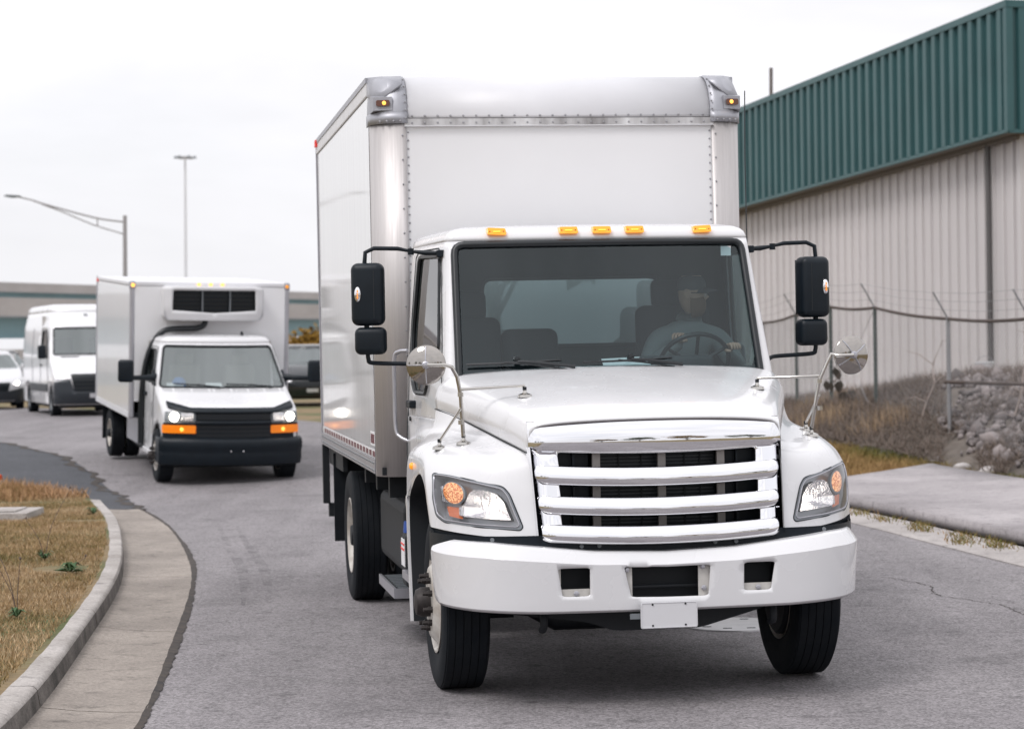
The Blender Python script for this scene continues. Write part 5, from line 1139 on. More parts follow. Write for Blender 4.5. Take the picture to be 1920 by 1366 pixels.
def arch(cy, cz, r, zb, n=14): return [(cy + r * cos(a), max(zb, cz + r * sin(a))) for a in np.linspace(0, pi, n)] + [(cy - r, zb), (cy + r, zb)]

# ================================================================== refrigerated truck
RF = tag(empty('refrigerated_truck', (-4.022, 33.529, .0), (.052, .020, .312)), 'white refrigerated box truck with black grille and rooftop cooling unit', 'truck', 'white delivery vehicles in a row')
B2 = Body(2.06, [(.42, .22), (.62, .13), (1.04, .11), (1.08, .15), (1.20, .44), (1.29, .68), (1.355, .83), (1.96, 1.32), (2.02, 1.40)], [(.42, 1.0), (1.0, .99), (1.36, .985), (1.96, .862), (2.03, .82)], [(.42, 1.0), (1.36, 1.0), (1.96, .93), (2.03, .90)], .20, .07)
wsp = rpoly([(-.925, 1.37), (.925, 1.37), (.80, 1.955), (-.80, 1.955)], .05, 3)
wnp = rpoly([(1.62, 1.88), (1.98, 1.90), (1.98, 1.42), (1.32, 1.42)], .05, 3)
h_f = B2.front(wsp); h_l, h_r = B2.side(wnp, -1), B2.side(wnp, 1)
archs = [B2.side(arch(.87, .40, .455, .43), sd) for sd in (-1, 1)]
B2.shell('cab_shell', .42, 2.0, [h_f, h_l, h_r] + archs, WHITE, RF); B2.roof(2.0, .11, WHITE, RF)
w = sheet('windshield', h_f, [], lambda u, z: tuple(np.array(B2.f(u, z)) + np.array((0, .008, 0))), FARGLASS, RF, step=.12, smooth=60); ringtube('windshield_gasket', h_f, B2.f, .018, GASKET, RF, n=6)
for hl in (h_l, h_r): sheet('side_window', hl, [], lambda u, z: tuple(np.array(B2.f(u, z)) * np.array((.99, 1, 1))), SIDEGLASS, RF, step=.15); ringtube('window_gasket', hl, B2.f, .014, GASKET, RF, n=6)
B2.patch('lower_fascia', rpoly([(-.985, .62), (.985, .62), (.975, .905), (.55, .905), (.55, 1.075), (-.55, 1.075), (-.55, .905), (-.975, .905)], .02, 2), .012, BLACK, RF)
B2.patch('upper_grille', rpoly([(-.53, .955), (.53, .955), (.53, 1.04), (-.53, 1.04)], .01, 2), .022, GASKET, RF); B2.patch('grille_crossbar', rpoly([(-.55, .885), (.55, .885), (.55, .935), (-.55, .935)], .01, 2), .034, BLACK, RF, solid=.02)
lg = B2.patch('lower_grille', rpoly([(-.54, .645), (.54, .645), (.54, .87), (-.54, .87)], .02, 2), .020, GASKET, RF)
for z in (.70, .76, .82): B2.patch('grille_slat', [(-.53, z - .006), (.53, z - .006), (.53, z + .006), (-.53, z + .006)], .030, BLACK, lg)
for s in (-1, 1):
    q = lambda pts: rpoly([(s * x, z) for x, z in pts][::s], .015, 2)
    hl = B2.patch('headlight', q([(.555, .915), (.955, .915), (.945, 1.065), (.555, 1.065)]), .020, GREYPL, RF); B2.patch('reflector', q([(.58, .93), (.75, .93), (.75, 1.05), (.58, 1.05)]), .028, REFL, hl)
    V, F = lathe_geo([(.068, 0), (.066, .012), (.04, .03), (0, .034)], 'y', tuple(np.array(B2.pt(B2.sf(s * .845, .99), .99)) + np.array((0, -.02, 0))), 18, -1); mk('low_beam', V, F, LAMP_LIT, hl, smooth=60)
    tn = B2.patch('turn_signal', q([(.545, .755), (.985, .755), (.985, .872), (.545, .872)]), .024, TURN, RF); V, F = lathe_geo([(.03, 0), (.02, .012), (0, .014)], 'y', tuple(np.array(B2.pt(B2.sf(s * .74, .81), .81)) + np.array((0, -.026, 0))), 12, -1); mk('bulb', V, F, AMBER_LIT, tn, smooth=60)
sb = rpoly([(-.90, 1.195), (-.60, 1.115), (.60, 1.115), (.90, 1.195), (.90, 1.11), (.62, 1.055), (-.62, 1.055), (-.90, 1.11)], .02, 2); B2.patch('hood_deflector', sb, .045, BLACK, RF, solid=-.012)
rows = []
for z, d in ((.70, -.10), (.695, .0), (.66, .05), (.62, .062), (.54, .062), (.50, .045), (.46, .045), (.38, .05), (.30, .02), (.27, -.08)):
    rows.append([tuple(np.array((x * (1.0 + d * .35), .13 + .27 * abs(x / 1.03) ** 2.6 - d, z))) for x in np.linspace(-1.035, 1.035, 33)])
V, F = grid(rows); bm_ = mk('bumper', V, F, BLACK, RF, smooth=40, solid=.01)
for s in (-1, 1): rbox('bumper_end', (s * 1.02, .56, .49), (.022, .20, .19), BLACK, RF, .03)
for x in (-.05, .13): mk('plate_bolt', *lathe_geo([(.014, 0), (.012, .006), (0, .008)], 'y', (x, .07, .50), 8, -1), CHROME, bm_)
box('underside', (-.8, .5, .24), (.8, 5.6, .50), DARK, RF); box('firewall', (-.9, 1.0, .5), (.9, 1.05, 1.36), DARK, RF); box('cab_back', (-.93, 2.05, .45), (.93, 2.08, 2.0), MATS['tan_dash'] if 'tan_dash' in MATS else P('tan_back', (.30, .28, .26), .7), RF)
prism('dashboard', rpoly([(.95, 1.1), (1.0, 1.35), (1.45, 1.34), (1.55, 1.1)], .03, 2), YZ, -.9, .9, P('tan_dash', (.36, .34, .31), .7), RF)
for x in (-.42, .42): sb_ = rbox('seat', (x, 1.90, 1.32), (.24, .06, .34), P('tan_seat', (.33, .31, .28), .8) if 'tan_seat' not in MATS else MATS['tan_seat'], RF, .05); rbox('headrest', (0, 0, .42), (.13, .05, .08), MATS['tan_seat'], sb_, .04)
for (x0, x1_) in ((-.74, -.08), (.02, .72)):
    ff = lambda x, z: tuple(np.array(B2.pt(B2.sf(x, z), z)) + np.array((0, -.03, 0))); wq = tube('wiper', [ff(x0, 1.425), ff((x0 + x1_) / 2, 1.41), ff(x1_, 1.385)], .010, GASKET, RF, n=5); tube('wiper_arm', [ff((x0 + x1_) / 2, 1.42), ff(x1_, 1.37)], .009, GASKET, wq, n=5)
# mirrors
def rmir(s):
    ar = tube('mirror_arm', [(s * .95, 1.30, 1.50), (s * 1.10, 1.15, 1.50), (s * 1.36, 1.12, 1.50)], [.06, .04, .035], BLACK, RF, n=8); m = rbox('mirror', (s * 1.42, 1.12, 1.60), (.115, .06, .165), BLACK, RF, .045, (0, 0, s * .2)); box('mirror_glass', (-.09, .0605, -.14), (.09, .063, .14), MIRROR, m)
    mk('mirror_mount', *prism_geo(rpoly([(1.12, 1.38), (1.45, 1.38), (1.42, 1.62)], .03, 2), YZ, s * .955, s * .99), BLACK, RF)
    wheel(RF, s * .905, .87, .385, .23, s, 'steer', n=40); wheel(RF, s * 1.03, 4.79, .385, .22, s, 'dual', n=40); wheel(RF, s * .78, 4.79, .385, .22, s, 'plain', n=40)
    box('door_step', (s * .97 - .06, 1.3, .34), (s * .97 + .06, 2.0, .42), WHITE, RF, bevel=(.015, 2))
    box('side_skirt', (s * 1.02 - .02, 2.25, .42), (s * 1.02 + .02, 3.5, .80), ALU, RF); box('mud_flap', (s * .95 - .22, 5.3, .25), (s * .95 + .22, 5.32, .8), RUBBER, RF)
    # door seam and handle
    y0 = 1.24; pts = [(s * (abs(B2.pt(B2.sl(y, z), z)[0]) + .0015), y, z) for y, z in densify([(1.24, .55), (1.24, 1.36), (1.58, 1.93), (2.02, 1.94), (2.02, .55), (1.9, .5)], .1)[:-4]]; tube('door_seam', pts, .005, BLACKLINE, RF, n=4); box('door_handle', (s * 1.0 - .03, 1.78, 1.20), (s * 1.0 + .03, 1.94, 1.25), BLACK, RF, bevel=(.008, 1))
sym(rmir)
# body of the box
RW, RB0, RB1, RZ0, RZ1 = 1.2165, 2.096, 5.71, .831, 2.891
SIDE2 = P('glossy_box_side', (.79, .79, .805), .20, coat=.5, bump=(.9, .06), var=(.8, .04))
box('front_panel', (-RW + .05, RB0, RZ0 + .25), (RW - .05, RB0 + .05, RZ1 - .07), FRPW, RF)
def rside(s):
    X = s * RW; bx = lambda n_, a, b, y0, y1, z0, z1, m_, **k: box(n_, (min(a, b), y0, z0), (max(a, b), y1, z1), m_, RF, **k)
    bx('side_panel', X, X - s * .04, RB0 + .09, RB1, RZ0 + .09, RZ1 - .07, SIDE2); bx('corner_post', X + s * .008, X - s * .075, RB0 - .008, RB0 + .088, RZ0, RZ1 - .07, ALU, bevel=(.03, 4)); bx('bottom_rail', X + s * .006, X - s * .05, RB0 + .09, RB1, RZ0, RZ0 + .088, FRP); bx('top_rail', X + s * .008, X - s * .06, RB0 + .05, RB1, RZ1 - .068, RZ1 + .004, FRP, bevel=(.02, 3)); bx('rear_frame', X + s * .01, X - s * .06, RB1, RB1 + .06, RZ0, RZ1 + .004, ALU)
    bx('corner_casting', X + s * .014, X - s * .08, RB0 - .014, RB0 + .10, RZ1 - .12, RZ1 + .008, CASTING, bevel=(.03, 3))
    mk('corner_lamp', *lathe_geo([(.028, 0), (.024, .014), (0, .018)], 'y', (X - s * .035, RB0 - .014, RZ1 - .055), 12, -1), AMBER_LIT if s < 0 else AMBER, RF, smooth=60); bx('rear_lamp', X, X + s * .02, RB1 - .1, RB1 - .03, RZ1 - .08, RZ1 - .03, RED)
sym(rside)
box('top_front_rail', (-RW + .07, RB0 - .008, RZ1 - .07), (RW - .07, RB0 + .05, RZ1 + .004), FRP, RF, bevel=(.02, 3))
for x in (-.10, .08, .26): mk('roof_lamp', *lathe_geo([(.026, 0), (.022, .014), (0, .018)], 'y', (x - .08, RB0 - .010, RZ1 - .035), 12, -1), AMBER_LIT, RF, smooth=60)
box('roof', (-RW + .05, RB0 + .05, RZ1 - .03), (RW - .05, RB1, RZ1 + .002), FRP, RF); box('floor', (-RW + .04, RB0 + .02, RZ0 + .005), (RW - .04, RB1, RZ0 + .08), DARK, RF); box('rear_doors', (-RW + .06, RB1 + .002, RZ0), (RW - .06, RB1 + .05, RZ1 - .02), FRP, RF)
# cooling unit
cu = empty('cooling_unit', (0, 0, 0), (0, 0, 0), RF)
pp = rpoly([(-.75, 2.38), (-.70, 2.33), (.70, 2.33), (.75, 2.38), (.75, 2.80), (.70, 2.835), (-.70, 2.835), (-.75, 2.80)], .03, 3)
op = rpoly([(-.63, 2.475), (0, 2.435), (.63, 2.475), (.62, 2.775), (-.62, 2.775)], .02, 2)
sheet('housing_face', pp, [op], lambda x, z: (x, 1.735 + .10 * (abs(x) / .75) ** 4 + .05 * max(0, (2.5 - z) / .17), z), FRP, cu, step=.06, smooth=50, solid=.03)
V, F = grid([[(x, y_, z) for x, z in densify(pp, .1)] for y_ in (1.80, 2.095)], True); mk('housing_side', V, F, FRP, cu, smooth=50); box('condenser', (-.66, 1.84, 2.40), (.66, 1.87, 2.80), GASKET, cu)
for i in range(5): box('louvre', (-.64, 1.775, 2.475 + i * .063), (.64, 1.80, 2.492 + i * .063), BLACK, cu)
for x in (-.18, .24): box('louvre_post', (x - .01, 1.77, 2.44), (x + .01, 1.80, 2.78), GREYPL, cu)
tube('coolant_hose', [(-.10, 1.98, 2.36), (-.12, 1.97, 2.25), (-.24, 1.96, 2.20), (-.50, 1.95, 2.19), (-.72, 1.95, 2.16), (-.86, 1.96, 2.02), (-.97, 1.98, 1.76), (-1.03, 2.0, 1.40), (-1.05, 2.03, .95), (-1.05, 2.05, .45)], .045, GASKET, RF, n=10, k=4)
mk('roof_antenna', *prism_geo([(1.62, 2.08), (1.78, 2.08), (1.76, 2.155), (1.73, 2.16)], YZ, .40, .43), GASKET, RF)
RFM = Matrix.Translation((-4.022, 33.529, .0)) @ Matrix.Rotation(.312, 4, 'Z') @ Matrix.Rotation(.02, 4, 'Y') @ Matrix.Rotation(.052, 4, 'X')
bc = tag(empty('blue_cap'), 'round blue cap lying on the dashboard of the refrigerated truck', 'cap'); bc.matrix_world = RFM @ Matrix.Translation((-.62, 1.22, 1.355)); BLU = P('blue_cloth', (.05, .16, .42), .8)
lathe('crown', [(.0, .15), (.06, .14), (.10, .09), (.115, 0)], BLU, bc, axis='z', n=18); mk('brim', *prism_geo([(-.1, -.05), (-.08, -.17), (.08, -.17), (.1, -.05)], XY, 0, .012), BLU, bc)
for i, (x, l) in enumerate(((-.70, 'white papers at the left end of the refrigerated truck dashboard'), (-.12, 'white papers in the middle of the refrigerated truck dashboard'))):
    o = tag(mk('papers', [(-.12, -.08, 0), (.12, -.08, .0), (.13, .08, .05), (-.11, .08, .05)], [(0, 1, 2, 3)], PAPER, solid=.01), l, 'papers'); o.matrix_world = RFM @ Matrix.Translation((x, 1.12, 1.37))

# ================================================================== tall panel van
VN = tag(empty('panel_van', (-10.136, 56.727, .335), (0, 0, .327)), 'white high roof panel van with dark bumper behind the refrigerated truck', 'van', 'white delivery vehicles in a row')
B3 = Body(6.36, [(.30, .16), (.55, .06), (.95, .05), (1.08, .12), (1.22, .34), (1.42, .76), (1.50, .86), (2.20, 1.40), (2.50, 1.62), (2.62, 1.80)], [(.3, .97), (1.5, .985), (2.2, .90), (2.62, .78)], [(.3, .99), (1.4, .995), (2.2, .93), (2.62, .82)], .22, .10)
w3 = rpoly([(-.88, 1.53), (.88, 1.53), (.80, 2.19), (-.80, 2.19)], .05, 3); n3 = rpoly([(1.95, 2.14), (2.75, 2.14), (2.75, 1.50), (1.45, 1.50)], .06, 3)
f3, l3, r3 = B3.front(w3), B3.side(n3, -1), B3.side(n3, 1)
B3.shell('body_shell', .30, 2.60, [f3, l3, r3] + [B3.side(arch(cy, .36, .42, .31), sd) for cy in (1.0, 5.28) for sd in (-1, 1)], SIDE2, VN, step=.09); B3.roof(2.60, .22, WHITE, VN)
sheet('windshield', f3, [], lambda u, z: tuple(np.array(B3.f(u, z)) + np.array((0, .01, 0))), FARGLASS, VN, step=.15, smooth=60); ringtube('windshield_gasket', f3, B3.f, .02, GASKET, VN, n=6)
for hl in (l3, r3): sheet('side_window', hl, [], lambda u, z: tuple(np.array(B3.f(u, z)) * np.array((.985, 1, 1))), SIDEGLASS, VN, step=.2); ringtube('window_gasket', hl, B3.f, .02, GASKET, VN, n=6)
DGREY = P('dark_grey_plastic', (.028, .034, .042), .5)
B3.patch('bumper', rpoly([(-.955, .32), (.955, .32), (.97, .86), (.62, .93), (.52, .62), (-.52, .62), (-.62, .93), (-.97, .86)], .03, 2), .03, DGREY, VN, solid=.02)
g3 = B3.patch('grille', rpoly([(-.50, .50), (.50, .50), (.60, 1.06), (-.60, 1.06)], .04, 3), .02, GASKET, VN)
for z in (.66, .76, .86, .96): B3.patch('grille_bar', rpoly([(-.53, z - .016), (.53, z - .016), (.53, z + .016), (-.53, z + .016)], .01, 2), .035, BLACK, g3)
B3.patch('licence_plate', [(-.16, .47), (.16, .47), (.16, .58), (-.16, .58)], .045, PLATE, VN)
B3.patch('hood_slot', [(-.72, 1.46), (-.30, 1.46), (-.30, 1.485), (-.72, 1.485)], .012, BLACKLINE, VN)
for s in (-1, 1):
    q = lambda pts: rpoly([(s * x, z) for x, z in pts][::s], .02, 2)
    hl = B3.patch('headlight', q([(.61, .95), (.93, .92), (.95, 1.13), (.66, 1.10)]), .02, REFL, VN); V, F = lathe_geo([(.06, 0), (.05, .02), (0, .03)], 'y', tuple(np.array(B3.pt(B3.sf(s * .76, 1.04), 1.04)) + np.array((0, -.02, 0))), 14, -1); mk('low_beam', V, F, LAMP_LIT, hl, smooth=60)
    wheel(VN, s * .87, 1.0, .36, .24, s, GREYPL, n=36); wheel(VN, s * .87, 5.28, .36, .24, s, GREYPL, n=36)
    rbox('mirror', (s * 1.12, 1.45, 1.60), (.10, .06, .17), BLACK, VN, .04); tube('mirror_arm', [(s * .93, 1.5, 1.48), (s * 1.08, 1.46, 1.48)], .04, BLACK, VN, n=6)
    box('side_moulding', (s * .994 - .012, 1.55, .62), (s * .994 + .012, 4.8, .80), DGREY, VN, bevel=(.008, 1)); box('door_handle', (s * 1.0 - .02, 2.55, 1.25), (s * 1.0 + .02, 2.75, 1.29), BLACK, VN)
    for y in (1.50, 2.85, 4.4): tube('panel_seam', [(s * (abs(B3.pt(B3.sl(y, z), z)[0]) + .002), y, z) for z in np.linspace(.5, 2.2, 8)], .006, BLACKLINE, VN, n=4)
box('underside', (-.85, .4, .22), (.85, 6.2, .32), DARK, VN); prism('dashboard', rpoly([(1.1, 1.2), (1.2, 1.48), (1.6, 1.45), (1.7, 1.2)], .03, 2), YZ, -.9, .9, INTERIOR, VN); box('bulkhead', (-.9, 2.9, .4), (.9, 2.94, 2.5), MATS['tan_dash'], VN)
B3.patch('roof_lamp', [(-.05, 2.50), (.05, 2.50), (.05, 2.54), (-.05, 2.54)], .02, GREYPL, VN)
for x in (-.45, .45): rbox('seat', (x, 2.5, 1.5), (.25, .08, .45), SEATM, VN, .05)

# ================================================================== cars
def car(loc, yaw, paint, label, lower=None, lit=True, tall=0.0, fast_=False):
    c = tag(empty('car', loc, (0, 0, yaw)), label, 'car', 'cars in the background'); t = tall
    B = Body(4.4, [(.22, .12), (.45, .04), (.68, .05), (.80, .14), (.90 + t, .55), (1.02 + t, 1.02), (1.42 + t, 1.72), (1.48 + t, 1.85)], [(.22, .84), (.6, .90), (1.0 + t, .88), (1.42 + t, .64), (1.48 + t, .60)], [(.22, .88), (.6, .92), (1.0 + t, .90), (1.42 + t, .68), (1.48 + t, .64)], .24, .12)
    w_ = rpoly([(-.80, 1.03 + t), (.80, 1.03 + t), (.60, 1.40 + t), (-.60, 1.40 + t)], .05, 3); n_ = rpoly([(1.95, 1.38 + t), (4.0, 1.38 + t), (4.15, 1.05 + t), (1.55, 1.05 + t)], .06, 2)
    f_, l_, r_ = B.front(w_), B.side(n_, -1), B.side(n_, 1)
    B.shell('body_shell', .22, 1.46 + t, [f_, l_, r_] + [B.side(arch(cy, .33, .37, .23), sd) for cy in (.85, 3.5) for sd in (-1, 1)], paint, c, step=.10); B.roof(1.46 + t, .06, paint, c)
    sheet('windshield', f_, [], lambda u, z: tuple(np.array(B.f(u, z)) + np.array((0, .01, 0))), FARGLASS, c, step=.2, smooth=60)
    for hl in (l_, r_): sheet('side_window', hl, [], lambda u, z: tuple(np.array(B.f(u, z)) * np.array((.985, 1, 1))), SIDEGLASS, c, step=.25)
    if lower: B.patch('lower_bumper', rpoly([(-.87, .24), (.87, .24), (.90, .60), (.45, .50), (-.45, .50), (-.90, .60)], .03, 2), .03, lower, c)
    B.patch('grille', rpoly([(-.45, .50), (.45, .50), (.52, .74), (-.52, .74)], .03, 2), .02, GASKET, c); B.patch('licence_plate', [(-.16, .36), (.16, .36), (.16, .46), (-.16, .46)], .05, PLATE, c)
    for s in (-1, 1):
        q = lambda pts: rpoly([(s * x, z) for x, z in pts][::s], .02, 2); hl = B.patch('headlight', q([(.55, .64), (.88, .66), (.86, .80), (.58, .76)]), .02, REFL, c)
        if lit: V, F = lathe_geo([(.055, 0), (.05, .02), (0, .03)], 'y', tuple(np.array(B.pt(B.sf(s * .70, .72), .72)) + np.array((0, -.02, 0))), 12, -1); mk('low_beam', V, F, LAMP_LIT, hl, smooth=60)
        wheel(c, s * .80, .85, .33, .21, s, GREYPL, n=28); wheel(c, s * .80, 3.5, .33, .21, s, GREYPL, n=28); rbox('mirror', (s * .98, 1.5, 1.08 + t), (.09, .05, .06), paint, c, .03)
    box('underside', (-.8, .3, .17), (.8, 4.2, .26), DARK, c); box('cabin', (-.75, 1.6, .5), (.75, 4.1, .95 + t), INTERIOR, c)
    box('tail', (-.9, 4.36, .25), (.9, 4.42, 1.42 + t), paint, c)
    return c
SILV = P('silver_paint', (.70, .70, .72), .3, coat=.5); BLKP = P('black_car_paint', (.010, .013, .017), .25, coat=.6)
car((-14.32, 64.0, .36), .27, SILV, 'silver car with lit headlamp cut off by the left edge', lower=DGREY, tall=.10)
car((-16.4, 75.0, .34), .30, BLKP, 'black car between the silver car and the panel van', lit=False, tall=.12)
car((-5.45, 63.5, .35), .12, BLKP, 'black car standing beyond the right mirror of the refrigerated truck', lit=False, tall=.15)
car((-8.75, 84.0, .35), .1, WHITE, 'white car standing behind the black car under the golden tree', lit=False, tall=.25)
# ================================================================== lamps, plants, rubble
POLE_G = P('pole_grey', (.34, .33, .335), .55, metal=.2)
sl = tag(empty('street_lamp', (-14.8, 89, .34), (0, .014, 0)), 'street lamp with a long truss arm reaching left above the refrigerated truck', 'street lamp')
tube('pole', [(0, 0, 0), (0, 0, 6.7)], [.11, .075], POLE_G, sl, n=10)
tube('arm', [(0, 0, 6.45), (-1.15, 0, 6.62), (-3.0, 0, 7.12), (-3.5, 0, 7.28)], .035, POLE_G, sl, k=4); tube('brace', [(0, 0, 5.98), (-1.2, 0, 6.35), (-2.4, 0, 6.85), (-3.2, 0, 7.15)], .026, POLE_G, sl, k=4)
tube('strut', [(-1.05, 0, 6.30), (-1.05, 0, 6.60)], .025, POLE_G, sl); tube('arm_tip', [(-3.4, 0, 7.26), (-4.05, 0, 7.42)], .03, POLE_G, sl)
mk('lamp_head', *prism_geo(rpoly([(-4.62, 7.43), (-4.5, 7.50), (-4.0, 7.47), (-3.95, 7.42), (-4.3, 7.38)], .03, 2), XZ, -.14, .14), GREYPL, sl)
MAST = P('mast_galvanised', (.62, .63, .65), .5)
hm = tag(empty('high_mast_light', (-35, 250, .3), (0, .012, 0)), 'very tall slim mast with a ring of floodlights at its top', 'light mast')
tube('mast', [(0, 0, 0), (0, 0, 22.0)], [.20, .10], MAST, hm, n=10)
lathe('ring', [(.55, 21.75), (.75, 21.75), (.75, 21.95), (.55, 21.95), (.55, 21.75)], POLE_G, hm, axis='z', n=20)
for i in range(6):
    a = i * pi / 3; c = (cos(a) * 1.0, sin(a) * 1.0, 21.9); lathe('floodlight', [(0, .16), (.14, .12), (.26, -.10), (.22, -.12), (0, -.08)], GREYPL, hm, axis='z', c=c, n=12); tube('bracket', [(cos(a) * .65, sin(a) * .65, 21.85), c], .05, POLE_G, hm, n=6)

TONE = tone_mat('plant_tones', .9)
def blades(name, pts, zs, hmin, hmax, pal, label, cat, width=.006, lean=.6):
    n = len(pts); a = RNG.uniform(0, 2 * pi, n); h = RNG.uniform(hmin, hmax, n); w = width * RNG.uniform(.6, 1.4, n); l = lean * h * RNG.uniform(.2, 1.3, n); b = RNG.uniform(0, 2 * pi, n)
    x, y = pts[:, 0], pts[:, 1]
    A = np.stack([x - cos_(a) * w, y - sin_(a) * w, zs - .005], 1); B = np.stack([x + cos_(a) * w, y + sin_(a) * w, zs - .005], 1); C = np.stack([x + cos_(b) * l, y + sin_(b) * l, zs + h], 1)
    V = np.stack([A, B, C], 1).reshape(-1, 3); F = np.arange(3 * n).reshape(-1, 3)
    return tag(fast(name, V, F, TONE, col=pal(x, y, n)), label, cat, kind='stuff')
cos_, sin_ = np.cos, np.sin
def vnoise(x, y, s, seed=0):
    r = np.random.default_rng(seed); G = r.random((64, 64)); x = np.asarray(x) * s; y = np.asarray(y) * s; i, j = np.floor(x).astype(int), np.floor(y).astype(int); f, g = x - i, y - j; f = f * f * (3 - 2 * f); g = g * g * (3 - 2 * g)
    q = lambda a, b: G[a % 64, b % 64]
    return (q(i, j) * (1 - f) + q(i + 1, j) * f) * (1 - g) + (q(i, j + 1) * (1 - f) + q(i + 1, j + 1) * f) * g
def mixpal(cols, w):
    cols = np.array(cols); w = np.clip(w, 0, .999) * (len(cols) - 1); i = w.astype(int); f = (w - i)[:, None]; return cols[i] * (1 - f) + cols[i + 1] * f
def pal_dry(x, y, n):
    w = vnoise(x, y, .9, 1) * .6 + vnoise(x, y, 3.5, 2) * .4 + RNG.normal(0, .13, n)
    c = mixpal([(.12, .115, .04), (.27, .20, .09), (.38, .26, .14), (.47, .335, .20), (.54, .42, .28)], w * 1.1 - .05)
    return c * RNG.uniform(.7, 1.2, (n, 1))
def scatter(poly, n):
    q = np.array(poly); mn, mx_ = q.min(0), q.max(0); out = np.zeros((0, 2))
    while len(out) < n:
        p = RNG.uniform(mn, mx_, (n * 2, 2)); out = np.concatenate([out, p[inpoly(p, q)]])
    return out[:n]
VERGE_P = [(-2.86, 10.5), (-2.86, 12.5), (-3.11, 15.95), (-3.50, 19.5), (-3.95, 22.5), (-4.56, 25.8), (-5.2, 28.5), (-5.45, 29.3), (-6.4, 31.1), (-8.2, 33.7), (-9.5, 33), (-7.2, 27), (-5.6, 21), (-4.4, 16), (-3.9, 10.5)]
_p = scatter(VERGE_P, 120000)
_edge = vnoise(_p[:, 0], _p[:, 1], 1.3, 5)
_p = _p[_edge > .16]
def vz(p):
    b = np.interp(p[:, 1], [q[1] for q in VB], [q[0] for q in VB]); f = np.clip((b - p[:, 0]) / np.maximum(b + 30, 1), 0, 1); return gz(p[:, 0], p[:, 1]) + .145 + .075 * f
blades('verge_grass', _p, vz(_p), .014, .045, pal_dry, 'short dry tan grass growing behind the left kerb', 'grass', .004, .9)
_p2 = scatter([(-5.3, 29.3), (-6.3, 31.2), (-8.1, 33.8), (-9.6, 34.8), (-8.2, 31.5), (-6.2, 28.6)], 5000)
blades('verge_grass', _p2, vz(_p2), .05, .16, lambda x, y, n: pal_dry(x, y, n) * np.array((1.05, .92, .9)), 'ragged brown tufts along the driveway behind the left verge', 'grass', .008, .8)
# strip of grass in front of the bank
RGP = [(3.85, 30.3), (4.95, 32.05), (6.05, 33.85), (6.2, 32.4), (6.5, 30.5), (7.2, 30.5), (7.9, 34.5), (6.9, 36.2), (6.4, 38.5), (6.0, 42.5), (3.2, 46), (1.4, 40), (2.6, 34)]
_p3 = scatter(RGP, 60000)
def pal_r(x, y, n):
    q = (x - WC[0]) * WN[0] + (y - WC[1]) * WN[1]
    w = vnoise(x, y, .55, 9) * .55 + vnoise(x, y, 2.0, 10) * .25 + ss((q - 5.3) / 1.2) * .62 + .08 + RNG.normal(0, .08, n)
    return mixpal([(.045, .085, .02), (.075, .11, .028), (.15, .14, .04), (.27, .19, .075), (.34, .22, .10)], w * .95) * RNG.uniform(.7, 1.2, (n, 1))
blades('bank_grass', _p3, gz(_p3[:, 0], _p3[:, 1]) - .04, .05, .14, pal_r, 'patchy green and tan grass between the driveway apron and rubble bank', 'grass', .010, .8)
# little tufts in the right gutter joint
_tu = [(4.25, 24.4), (4.45, 23.1), (4.02, 25.3), (3.9, 26.2), (4.18, 23.9), (4.55, 21.9), (4.3, 22.4), (4.62, 22.4)]
_pt = np.concatenate([np.array(c) + RNG.normal(0, (.07, .2), (110, 2)) for c in _tu])
blades('gutter_weeds', _pt, gz(_pt[:, 0], _pt[:, 1]) + .03, .02, .07, lambda x, y, n: mixpal([(.12, .13, .03), (.22, .17, .06), (.30, .19, .10)], RNG.random(n)), 'dead grass litter caught in the right gutter', 'grass', .006, 1.2)

# rubble bank: stones and dry brush that read as one mass, the pale loose stones in front are things
def ico():
    bm = bmesh.new(); bmesh.ops.create_icosphere(bm, subdivisions=1, radius=1.0); V = np.array([v.co for v in bm.verts]); F = np.array([[v.index for v in f.verts] for f in bm.faces]); bm.free(); return V, F
IV, IF = ico()
def bank_pts(n, q0, q1, s0, s1):
    q = RNG.uniform(q0, q1, n); s = RNG.uniform(s0, s1, n); return np.array(WC)[None] + WN[None] * q[:, None] + WU[None] * s[:, None]
def mound(x, y):
    q = (x - WC[0]) * WN[0] + (y - WC[1]) * WN[1]; s = (x - WC[0]) * WU[0] + (y - WC[1]) * WU[1]
    return np.exp(-((q - 3.6) / 1.5) ** 2) * ss((1.0 - s) / 3.0) * .42 * (.6 + .8 * vnoise(x, y, .6, 21))
_st = bank_pts(7000, 1.0, 5.3, -14, 0); _st = _st[_st[:, 0] / _st[:, 1] > .172 + .03 * vnoise(_st[:, 0], _st[:, 1], 1.2, 77)]; _VV = []; _FF = []; _CC = []
for i, (x, y) in enumerate(_st):
    r = (abs(RNG.normal(.0, .035)) + .022) * (2.0 if RNG.random() < .04 else 1); v = IV * (r * RNG.uniform(.6, 1.3, 3)) * RNG.uniform(.75, 1.2, (len(IV), 1)); a = RNG.uniform(0, 6.28); c, s = cos(a), sin(a)
    v = np.stack([v[:, 0] * c - v[:, 1] * s, v[:, 0] * s + v[:, 1] * c, v[:, 2]], 1) + np.array((x, y, gzf(x, y) + float(mound(x, y)) + r * .1)); _VV.append(v); _FF.append(IF + i * len(IV)); g = RNG.uniform(.45, 1.35); _CC.append(np.tile(np.array((.215, .19, .185)) * g, (len(IF), 1)))
